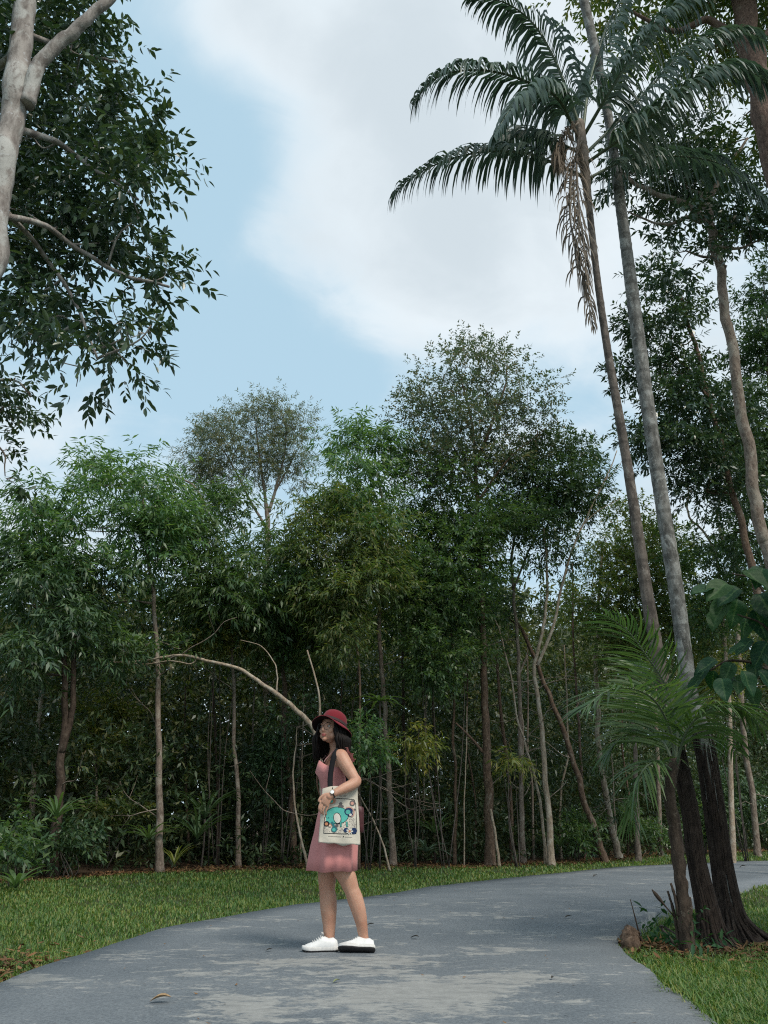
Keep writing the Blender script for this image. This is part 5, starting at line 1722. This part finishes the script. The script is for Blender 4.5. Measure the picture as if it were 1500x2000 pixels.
# face details
for s in (-1, 1):
    m = MB()
    m.ellipsoid(hp(.078, s * .031, .002), (.012, .013, .0075), 12, 8)
    e = m.build('eye', M['eye'], person, True, pbase)
    m = MB()
    c = hp(.0885, s * .0315, .0015)
    m.ellipsoid(c, (.0048, .0048, .0060), 10, 8)
    m.build('iris', M['black'], e, True, pbase)
    m = MB()
    m.tube(np.array([hp(.094, s * .014, .020), hp(.092, s * .032, .026), hp(.078, s * .050, .020)]), np.array([.0018, .002, .001]), 6, seg=5)
    m.build('eyebrow', M['hair'], person, True, pbase)
m = MB()
m.tube(np.array([hp(.090, -.020, -.057), hp(.1005, -.009, -.054), hp(.1015, 0, -.0552), hp(.1005, .009, -.054), hp(.090, .020, -.057)]), np.array([.0015, .0042, .004, .0042, .0015]), 8, seg=4)
m.tube(np.array([hp(.090, -.018, -.059), hp(.0995, -.007, -.0635), hp(.0995, .007, -.0635), hp(.090, .018, -.059)]), np.array([.0015, .0052, .0052, .0015]), 8, seg=4)
m.build('lips', M['lips'], person, True, pbase)
# glasses
gl = None
m = MB()
for s in (-1, 1):
    c = hp(.103, s * .0335, -.002)
    ax = nrm(HL * 1.0 + HF * (-.22 * s))
    th = np.linspace(0, 2 * np.pi, 25)
    m.tube(c + np.cos(th)[:, None] * ax * .0255 + np.sin(th)[:, None] * HU * .0225, .0013, 6, cap=False)
    m.tube(np.array([c + ax * s * .0255 + HU * .006, hp(.06, s * .074, .008), hp(-.005, s * .079, .004)]), .0017, 5, seg=4)
m.tube(np.array([hp(.109, -.009, .004), hp(.113, 0, .007), hp(.109, .009, .004)]), .0018, 6, seg=4)
m.build('glasses', M['black'], person, True, pbase)

# hair: overlapping locks from under the hat to the shoulders
rh = np.random.default_rng(400)
m = MB()
m.rings(np.array([[q for q in row] for row in head_surface(36, 16, .008)[:6]])[::-1], cap1=True)
for layer in range(4):
    n = 84
    for k in range(n):
        ph = math.radians(58 + (360 - 112) * (k + rh.random()) / n)
        ca, sa = math.cos(ph), math.sin(ph)
        rr_ = 1.0 + .05 * layer
        top = hp(ca * .092 * rr_, sa * .076 * rr_, .045 - .01 * layer)
        side = abs(sa)
        bot_out = 1.04 + .20 * rh.random() + .10 * layer
        dz = -.135 - .060 * rh.random() - .012 * layer
        front = 1.0 if ca > 0 else 0.0
        mid = hp(ca * .094 * (rr_ + .05), sa * .082 * (rr_ + .06), -.035)
        low = hp(ca * .092 * (bot_out + .02), sa * .082 * (bot_out + .08), -.092)
        end = hp(ca * .088 * bot_out - .01, sa * .084 * bot_out, 0) + UP * (dz - (.025 if sa < 0 else 0.0))
        wv = HF * rh.normal(0, .006) + HL * rh.normal(0, .006)
        m.tube(np.array([top, mid + wv, low - wv, end + wv * 1.5]), np.array([.008, .0095, .009, .0015]), 6, seg=5)
m.build('hair', M['hair'], person, True, pbase)
# hat
HUP = nrm(np.array((0.27, 0.20, 0.94)))
HX = nrm(HF - HUP * (HF @ HUP))
HY = np.cross(HUP, HX)
HO = hp(-.016, .004, .030)


def hat_ring(h, ra, rb, off=0.0, n=64, droop=None, jit=None):
    th = np.linspace(0, 2 * np.pi, n, endpoint=False)
    P = HO + HUP * h + HX * off + np.cos(th)[:, None] * HX * ra + np.sin(th)[:, None] * HY * rb
    if droop is not None:
        P = P + HUP * droop(th)[:, None]
    return P


m = MB()
prof = [(0.0, .106, .088), (.020, .105, .087), (.045, .101, .084), (.066, .092, .077), (.082, .076, .064), (.094, .052, .044), (.100, .025, .021), (.101, .004, .004)]
brim = []
for k, (t, dr) in enumerate(((1.0, 0), (.8, .3), (.55, .55), (.28, .8), (.0, 1.0))):
    pass
wav = lambda th: .006 * np.sin(3 * th + .8) + .004 * np.sin(5 * th)
rings_ = []
for e in (1.0, .82, .6, .38, .18, 0.0):
    th = np.linspace(0, 2 * np.pi, 64, endpoint=False)
    # the brim droops at the sides and back, and is turned up a little in front
    dr = -(.010 + .030 * (0.5 - 0.5 * np.cos(th)) + .035 * np.clip(-np.sin(th), 0, 1) ** 1.5 + .012 * np.clip(np.sin(th), 0, 1)) * e ** 1.3 + wav(th) * e
    wd_ = .062 * e
    rings_.append(HO + np.cos(th)[:, None] * HX * (.106 + wd_) + np.sin(th)[:, None] * HY * (.088 + wd_) + HUP * dr[:, None])
brim_rings = np.array(rings_)
for h, a_, b_ in prof[1:]:
    rings_.append(hat_ring(h, a_, b_))
m.rings(np.array(rings_), cap1=True)
hat = m.build('hat', M['hat'], person, True, pbase)
sol = hat.modifiers.new('felt', 'SOLIDIFY')
sol.thickness = 0.004
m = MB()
m.rings(brim_rings - HUP * .006 + (HO - brim_rings) * .012)  # near-black ring set just below the brim
m.build('brim_underside', M['brim_underside'], hat, True, pbase)
m = MB()
m.rings(np.array([hat_ring(h, a_ + .0035, b_ + .0035) for h, a_, b_ in ((.004, .106, .088), (.012, .1055, .0875), (.022, .105, .087))]))
bnd = m.build('hat_band', M['hat_band'], hat, True, pbase)

# dress
drs = [(655, 1492, .008, .112, .134), (654, 1500, .014, .116, .140), (653, 1509, .016, .119, .144), (655, 1522, .008, .106, .130), (656, 1538, .004, .100, .124), (656, 1556, .0, .100, .126),
       (656, 1574, .0, .112, .142), (655, 1600, .0, .130, .165), (655, 1625, .0, .145, .176), (653, 1650, .0, .160, .186), (650, 1675, .0, .164, .190), (648, 1700, .0, .169, .194)]
nseg = 120
th = np.linspace(0, 2 * np.pi, nseg, endpoint=False)
rings_ = []
for i, (x, y, sh, fb, lt) in enumerate(drs):
    t = max(0, (i - 5) / (len(drs) - 6))
    c = A(x, y, 0)
    k = 1 + t * (.085 * np.sin(7 * th + .5) * (.6 + .4 * np.sin(2 * th + 1)) + .04 * np.sin(12 * th + 2.0))
    if i < 5:
        k = k + .012 * np.sin(9 * th + i)
    P = c + FW * sh + np.cos(th)[:, None] * FW * (fb * k)[:, None] + np.sin(th)[:, None] * LT * (lt * k)[:, None]
    if i == 0:
        P[:, 2] += -.034 * np.abs(np.sin(th)) ** 1.5 + .022 * np.abs(np.cos(th)) ** 6
    elif i == 1:
        P[:, 2] += -.028 * np.abs(np.sin(th)) ** 1.5 + .006 * np.abs(np.cos(th)) ** 6
    if i == len(drs) - 1:
        P[:, 2] += .004 * np.sin(5 * th)
    rings_.append(P)
m = MB()
m.rings(np.array(rings_))
dress = m.build('dress', M['dress'], person, True, pbase)
s_ = dress.modifiers.new('cloth', 'SOLIDIFY')
s_.thickness = 0.003
for s in (-1, 1):                                       # shoulder straps
    m = MB()
    p = [A(655, 1492, 0) + FW * .098 + LT * s * .055 + UP * .01, A(656, 1480, 0) + FW * .078 + LT * s * .072, A(658, 1466, 0) + FW * .012 + LT * s * .090 + UP * .012,
         A(660, 1476, 0) - FW * .058 + LT * s * .085, A(658, 1492, 0) - FW * .094 + LT * s * .06 + UP * .005]
    P, _ = spline(np.array(p), np.zeros(5), 8)
    tan = nrm(np.gradient(P, axis=0))
    lat = nrm(LT - tan * (tan @ LT)[:, None])
    m.rings(np.stack((P - lat * .018, P + lat * .018), 1), close=False)
    m.build('shoulder_strap', M['dress'], dress, True, pbase)
    m = MB()                                            # ruffle behind the shoulder
    P2 = P[len(P) // 2 - 2:]
    tt = np.linspace(0, 1, len(P2))
    lt2 = lat[len(P) // 2 - 2:]
    wv = .010 * np.sin(tt * 22)
    O = P2 + lt2 * s * .012
    E1 = O + (LT * s * .020 - FW * .018 + UP * .012) + UP * wv[:, None] - FW * (.008 * np.cos(tt * 22))[:, None]
    m.rings(np.stack((O, (O + E1) / 2 + UP * .004, E1), 1), close=False)
    m.build('ruffle', M['dress'], dress, True, pbase)


# shoes
def shoe(pos, fwd, roll, pitch, dark):
    """white lace-up shoe; x runs from heel to toe, pos is the ground point under the heel"""
    f = nrm(np.array(fwd))
    l = np.cross(UP, f)
    u = UP
    l2 = l * math.cos(roll) + u * math.sin(roll)
    u2 = u * math.cos(roll) - l * math.sin(roll)
    f2 = f * math.cos(pitch) + u2 * math.sin(pitch)
    u3 = u2 * math.cos(pitch) - f * math.sin(pitch)

    def W(P):
        P = np.asarray(P)
        return pos + P[..., 0:1] * f2 + P[..., 1:2] * l2 + P[..., 2:3] * u3

    Ls = .232
    st = [(-.004, .010, .030, .030), (.004, .027, .050, .062), (.030, .033, .060, .078), (.060, .034, .064, .074), (.085, .034, .070, .084), (.105, .036, .076, .090), (.125, .039, .080, .076), (.150, .043, .082, .060), (.180, .044, .082, .050),
          (.205, .040, .080, .042), (.224, .028, .070, .034), (.233, .012, .05, .026)]
    rings_ = []
    n = 28
    a = np.linspace(0, 2 * np.pi, n, endpoint=False)
    for x, w, _, h in st:
        y = np.cos(a) * w
        z = np.where(np.sin(a) > 0, .016 + (h - .016) * np.sin(a) ** .8 if False else .016 + (h - .016) * np.abs(np.sin(a)) ** .75, .016 + .010 * np.sin(a))
        rings_.append(W(np.stack((np.full(n, x), y, z), -1)))
    m = MB()
    m.rings(np.array(rings_), cap0=True, cap1=True)
    sh = m.build('shoe', M['white_shoe'], person, True, pbase)
    # sole
    so = []
    outl = [(-.010, .012), (-.004, .026), (.02, .034), (.06, .034), (.10, .035), (.14, .043), (.18, .047), (.21, .043), (.230, .030), (.240, .012)]
    xs_ = np.array([p[0] for p in outl])
    ws_ = np.array([p[1] for p in outl])
    X = np.r_[xs_, xs_[::-1]]
    Yy = np.r_[ws_, -ws_[::-1]]
    lev = lambda z, k: W(np.stack((.115 + (X - .115) * k, Yy * k, np.full(len(X), z) + .006 * np.clip((X - .17) / .07, 0, 1) ** 2), -1))
    m = MB()
    m.rings(np.array([lev(.001, .96), lev(.006, 1.0), lev(.024, 1.0), lev(.027, .95)]), cap1=True)
    so_ = m.build('sole', M['white_sole'], sh, False, pbase)
    m = MB()
    m.rings(np.array([lev(-.004, .965), lev(.0055, 1.004)]), cap0=True)
    m.build('outsole', M['black_sole'], so_, False, pbase)
    # laces and tongue, collar
    m = MB()
    for k in range(5):
        x = .112 + .013 * k
        hgt = np.interp(x, [s[0] for s in st], [s[3] for s in st]) + .002
        m.tube(W(np.array([(x, -.024, hgt - .014), (x + .004, -.010, hgt + .001), (x + .004, .010, hgt + .001), (x, .024, hgt - .014)])), .0026, 5, seg=4)
    for s in (-1, 1):
        m.tube(W(np.array([(.112, 0, .092), (.108, s * .016, .108), (.100, s * .026, .100), (.112, s * .006, .090)])), .0022, 5, seg=5)
    m.build('laces', M['white_sole'], sh, True, pbase)
    m = MB()
    m.rings(W(np.array([[(x, y, z) for y in (-.018, 0, .018)] for x, z in ((.090, .088), (.096, .104), (.102, .108), (.110, .094))]).reshape(-1, 3)).reshape(4, 3, 3), close=False)
    m.build('tongue', M['white_shoe'], sh, True, pbase)
    return sh


p_far = gp(659, 1861)
shoe(p_far + np.array((0, 0, 0.014)), (-1.0, -.10, 0), 0.0, 0.0, False)
p_near = gp(729, 1864)
shoe(p_near + np.array((0.004, -.02, 0.026)), (-1.0, .06, 0), 0.62, 0.0, True)

# watch
wc = A(649.5, 1551.5, -.305)
fd = nrm(A(643, 1556, -.31) - A(658, 1547, -.295))
wa = nrm(np.cross(fd, np.array((0, -1.0, .2))))
wb = np.cross(wa, fd)
m = MB()
th = np.linspace(0, 2 * np.pi, 25)
R0 = wc + np.cos(th)[:, None] * wa * .0275 + np.sin(th)[:, None] * wb * .0265
m.rings(np.stack((R0 - fd * .004, R0 + fd * .004), 1), close=False)
wt = m.build('wristwatch', M['black'], person, True, pbase)
wn = nrm(np.array((-.1, -.9, .42)))
wn = nrm(wn - fd * (wn @ fd))
wx = fd
wy = np.cross(wn, wx)
co = wc + wn * .0285
m = MB()
a = np.linspace(0, 2 * np.pi, 24, endpoint=False)
rg_ = lambda r, h: co + wn * h + np.cos(a)[:, None] * wx * r + np.sin(a)[:, None] * wy * r
m.rings(np.array([rg_(.0150, -.003), rg_(.0155, .003), rg_(.0135, .0045)]), cap0=True)
m.build('case', M['metal'], wt, True, pbase)
m = MB()
m.rings(np.array([rg_(.0136, .0035), rg_(.006, .0042)]), cap1=True)
m.build('dial', M['dial'], wt, True, pbase)

# ---------------------------------------------------------------- tote bag
cTL, cTR, cBL, cBR = A(629, 1541, -.262), A(698, 1538, -.185), A(622, 1647, -.275), A(704, 1651, -.205)
bb = (cBL + cBR) / 2
tote = thing('tote_bag', bb, 'cream canvas tote bag printed with a teal animal, hung from the shoulder', 'bag')
bn = nrm(np.cross(cTR - cTL, cBL - cTL))
if bn[1] > 0:
    bn = -bn


def bagp(u, v, o=0.0):
    """u across, v down the bag face, o out towards the viewer"""
    p = (cTL * (1 - u) + cTR * u) * (1 - v) + (cBL * (1 - u) + cBR * u) * v
    # cloth: soft bulge and sags
    blg = .012 * math.sin(math.pi * min(max(u, 0), 1)) * math.sin(math.pi * min(max(v, 0), 1)) ** .6
    blg += .0035 * math.sin(9 * u + 5 * v) * math.sin(7 * v + 1) + .003 * math.sin(14 * u - 9 * v)
    return p + bn * (blg + o)


nu, nv = 27, 33
g = np.zeros((nv, nu, 3))
h = np.zeros((nv, nu, 3))
for i in range(nv):
    for j in range(nu):
        u, v = j / (nu - 1), i / (nv - 1)
        p = bagp(u, v)
        if i < 8:
            p = p + UP * (.018 * math.sin(math.pi * u) ** .5 * (1 - i / 8) * math.exp(-((u - .28) / .35) ** 2))
        if i == nv - 1:
            p = p + UP * (.005 * math.sin(8 * u) + .004 * math.sin(17 * u + 1))
        g[i, j] = p
        e = min(u, 1 - u, 1 - v) if True else 0
        h[i, j] = p - bn * (.052 * min(1.0, e / .10) ** .5 * (.35 + .65 * v) + 2 * max(0, (p - bagp(u, v)) @ bn) * 0)
mbg = MB()
mbg.rings(g, close=False)
mbg.rings(h[:, ::-1], close=False)
bagm = mbg.build('bag_body', M['canvas'], tote, True, bb)
ss = bagm.modifiers.new('weld', 'WELD')
ss.merge_threshold = 0.0008
for k, (q, w) in enumerate((([(645, 1541, -.247), (645, 1520, -.222), (648, 1496, -.205), (653, 1476, -.19), (660, 1465, -.15), (668, 1466, -.115), (676, 1480, -.09)], .037),
                            ([(681, 1545, -.215), (680, 1520, -.16), (676, 1496, -.125), (670, 1476, -.11), (661, 1463, -.125)], .037))):
    P, _ = spline(np.array([A(*r) for r in q]), np.zeros(len(q)), 8)
    tan = nrm(np.gradient(P, axis=0))
    lat = nrm(np.cross(tan, np.array((0.15, -1.0, .15))))
    m = MB()
    m.rings(np.stack((P - lat * w / 2, P + lat * w / 2), 1), close=False)
    o = m.build('shoulder_strap', M['strap'], tote, True, bb)
    sd = o.modifiers.new('webbing', 'SOLIDIFY')
    sd.thickness = .003

# the print: flat inked shapes on the canvas
INK = {'teal': (0.10, 0.42, 0.36), 'ink': (0.018, 0.020, 0.025), 'navy': (0.025, 0.045, 0.11), 'white': (0.66, 0.63, 0.56), 'orange': (0.50, 0.22, 0.12), 'pinkish': (0.55, 0.30, 0.24),
       'deep_teal': (0.035, 0.16, 0.18), 'grey': (0.13, 0.12, 0.12), 'speck': (0.30, 0.25, 0.24)}
for k, c in INK.items():
    M['ink_' + k] = simple_mat('ink_' + k, c, 0.85, 0.1, 0.12, 200)
# crop-pixel outline helper: the bag face in a 1500 x 1909 enlargement
def uv(cx, cy):
    px, py = 610 + cx * 110 / 1500, 1520 + cy * 140 / 1909
    # invert the bilinear face approximately
    u, v = .5, .5
    for _ in range(12):
        tlx = (629 * (1 - u) + 698 * u) * (1 - v) + (622 * (1 - u) + 704 * u) * v
        tly = (1541 * (1 - u) + 1538 * u) * (1 - v) + (1647 * (1 - u) + 1651 * u) * v
        u += (px - tlx) / 76
        v += (py - tly) / 110
    return u, v


LAYER = [0]


def ink_poly(name, pts, col, lift=.0012, mesh_only=None):
    c = np.mean(pts, 0)
    pts = np.asarray(pts, float)
    n = len(pts)
    ring1 = [bagp(*uv(*p), lift) for p in pts]
    ring2 = [bagp(*uv(*(c + (p - c) * .5)), lift) for p in pts]
    m = MB() if mesh_only is None else mesh_only
    m.rings(np.array([ring1, ring2]), cap1=True)
    if mesh_only is None:
        return m.build(name, M['ink_' + col], bagm, True, bb)


def ell(cx, cy, rx, ry, n=20, a0=0, a1=360, rot=0):
    t = np.radians(np.linspace(a0, a1, n, endpoint=(a1 - a0) < 360))
    x, y = np.cos(t) * rx, np.sin(t) * ry
    r = math.radians(rot)
    return np.c_[cx + x * math.cos(r) - y * math.sin(r), cy + x * math.sin(r) + y * math.cos(r)]


def ink_line(name, pts, wpx, col, lift=.0014, mesh_only=None):
    P = np.array([bagp(*uv(*p), lift) for p in pts])
    w = wpx * 110 / 1500 * mpp(660, 1600, YPER)
    tan = nrm(np.gradient(P, axis=0))
    lat = np.cross(tan, bn)
    m = MB() if mesh_only is None else mesh_only
    m.rings(np.stack((P - lat * w / 2, P + lat * w / 2), 1), close=False)
    if mesh_only is None:
        return m.build(name, M['ink_' + col], bagm, True, bb)


def dens(pts, n=14):
    out = []
    for a, b in zip(pts[:-1], pts[1:]):
        for t in np.linspace(0, 1, n, endpoint=False):
            out.append((a[0] + (b[0] - a[0]) * t, a[1] + (b[1] - a[1]) * t))
    return out + [pts[-1]]


# speckled ground of the picture
rs = np.random.default_rng(420)
m = MB()
for _ in range(260):
    x, y = rs.uniform(315, 1150), rs.uniform(1080, 1465)
    if y < 1180 and x < 940:
        continue
    s = rs.uniform(6, 15)
    ink_poly('', ell(x, y, s, s * rs.uniform(.5, 1), 6, rot=rs.uniform(0, 90)), 'speck', .0009, m)
tag(m.build('printed_speckles', M['ink_speck'], bagm, True, bb), kind='stuff')
fr = dens([(590, 545), (900, 560), (1110, 580), (1155, 700), (1160, 1000), (1165, 1480), (860, 1490), (300, 1470), (305, 1250), (315, 1040)])
ink_line('printed_frame', fr, 16, 'ink')
ink_poly('printed_outline', np.r_[ell(650, 1000, 312, 232, 40)], 'ink', .0014)
ink_poly('printed_animal', np.r_[ell(650, 1000, 296, 216, 40)], 'teal', .0020)
ink_poly('printed_animal', ell(450, 1110, 100, 100, 20), 'teal', .0022)
for x in (740, 905):
    ink_line('printed_leg', [(x, 1170), (x + 4, 1240), (x + 6, 1310)], 48, 'ink', .0024)
    ink_line('printed_leg', [(x, 1160), (x + 4, 1240), (x + 6, 1300)], 28, 'teal', .0030)
ink_poly('printed_ear', ell(650, 1075, 105, 150, 24, rot=-12), 'ink', .0030)
ink_poly('printed_ear', ell(645, 1075, 88, 132, 24, rot=-12), 'white', .0036)
ink_line('printed_trunk', [(500, 1170), (540, 1230), (560, 1290), (545, 1330)], 60, 'deep_teal', .0030)
ink_line('printed_eye', [(400, 1080), (430, 1050)], 22, 'deep_teal', .0034)
for cx, cy, r, c1, c2 in ((500, 610, 85, 'orange', 'teal'), (1060, 670, 80, 'grey', 'pinkish'), (950, 900, 110, 'navy', 'teal'), (1010, 980, 60, 'navy', 'white'), (570, 1370, 78, 'deep_teal', 'teal'),
                          (370, 1220, 75, 'ink', 'orange'), (460, 1270, 40, 'orange', 'white'), (1100, 1410, 85, 'navy', 'navy'), (880, 1390, 65, 'navy', 'navy'), (640, 1270, 40, 'grey', 'grey')):
    ink_poly('printed_flower', ell(cx, cy, r, r * .95, 18), c1, .0040)
    ink_poly('printed_flower', ell(cx - r * .12, cy + r * .1, r * .58, r * .55, 14), c2, .0046)
ink_line('printed_swirl', ell(960, 920, 140, 135, 24, -120, 60), 26, 'pinkish', .0046)
ink_line('printed_swirl', ell(510, 600, 100, 95, 18, -100, 60), 22, 'pinkish', .0052)
for k in range(7):
    a = k * 2 * math.pi / 7
    ink_line('printed_petal', [(980 + 18 * math.cos(a), 1420 + 18 * math.sin(a)), (980 + 95 * math.cos(a), 1420 + 80 * math.sin(a))], 30, 'white', .0050)
ink_poly('printed_petal', ell(980, 1420, 36, 36, 12), 'orange', .0056)
for cx, cy, r in ((745, 690, 45), (700, 760, 40), (780, 765, 45), (740, 740, 50), (1110, 850, 36)):
    ink_poly('printed_figure', ell(cx, cy, r, r * .9, 10), 'grey', .0040)
# lines of small print, too small to read
m = MB()
x = 720
while x < 880:
    w_ = rs.uniform(10, 20)
    if not 800 < x < 815:
        ink_line('', [(x, 480), (x + w_ * .6, 482)], 30, 'grey', .0014, m)
    x += w_ + 5
x = 420
while x < 1060:
    w_ = rs.uniform(8, 18)
    if not 760 < x < 860:
        ink_line('', [(x, 1550 + (x - 420) * .045), (x + w_ * .7, 1551 + (x - 420) * .045)], 14, 'grey', .0014, m)
    x += w_ + 4
tag(m.build('small_print', M['ink_grey'], bagm, True, bb), kind='stuff')
ink_poly('printed_mark', ell(815, 1560, 14, 22, 8), 'ink', .0014)

# small maroon bag at her back on a thin strap
mc = A(700, 1598, .02)
mar = thing('shoulder_bag', mc, 'small maroon leather bag hanging behind the tote', 'bag')
m = MB()
sx_, sz_ = .040, .085
for_ = []
a = np.linspace(0, 2 * np.pi, 24, endpoint=False)
sq = lambda v: np.sign(v) * np.abs(v) ** .45
for z, k in ((-1, .86), (-.92, .97), (-.5, 1.0), (0, 1), (.5, 1.0), (.93, .96), (1, .84)):
    for_.append(np.c_[mc[0] + sq(np.cos(a)) * sx_ * k, mc[1] + sq(np.sin(a)) * .07 * k, np.full(24, mc[2] + z * sz_) - .012 * sq(np.cos(a))])
m.rings(np.array(for_), cap0=True, cap1=True)
m.build('bag_body', M['maroon'], mar, True, mc)
m = MB()
P, _ = spline(np.array([mc + (0, 0, sz_), A(694, 1545, .09), A(684, 1500, .12), A(664, 1468, .125), A(650, 1463, .10), A(632, 1488, .02), A(620, 1512, -.03), A(622, 1545, -.02), A(640, 1590, .1)]), np.zeros(9), 8)
m.tube(P, .0045, 6)
m.build('strap', M['pendant'], mar, True, mc)
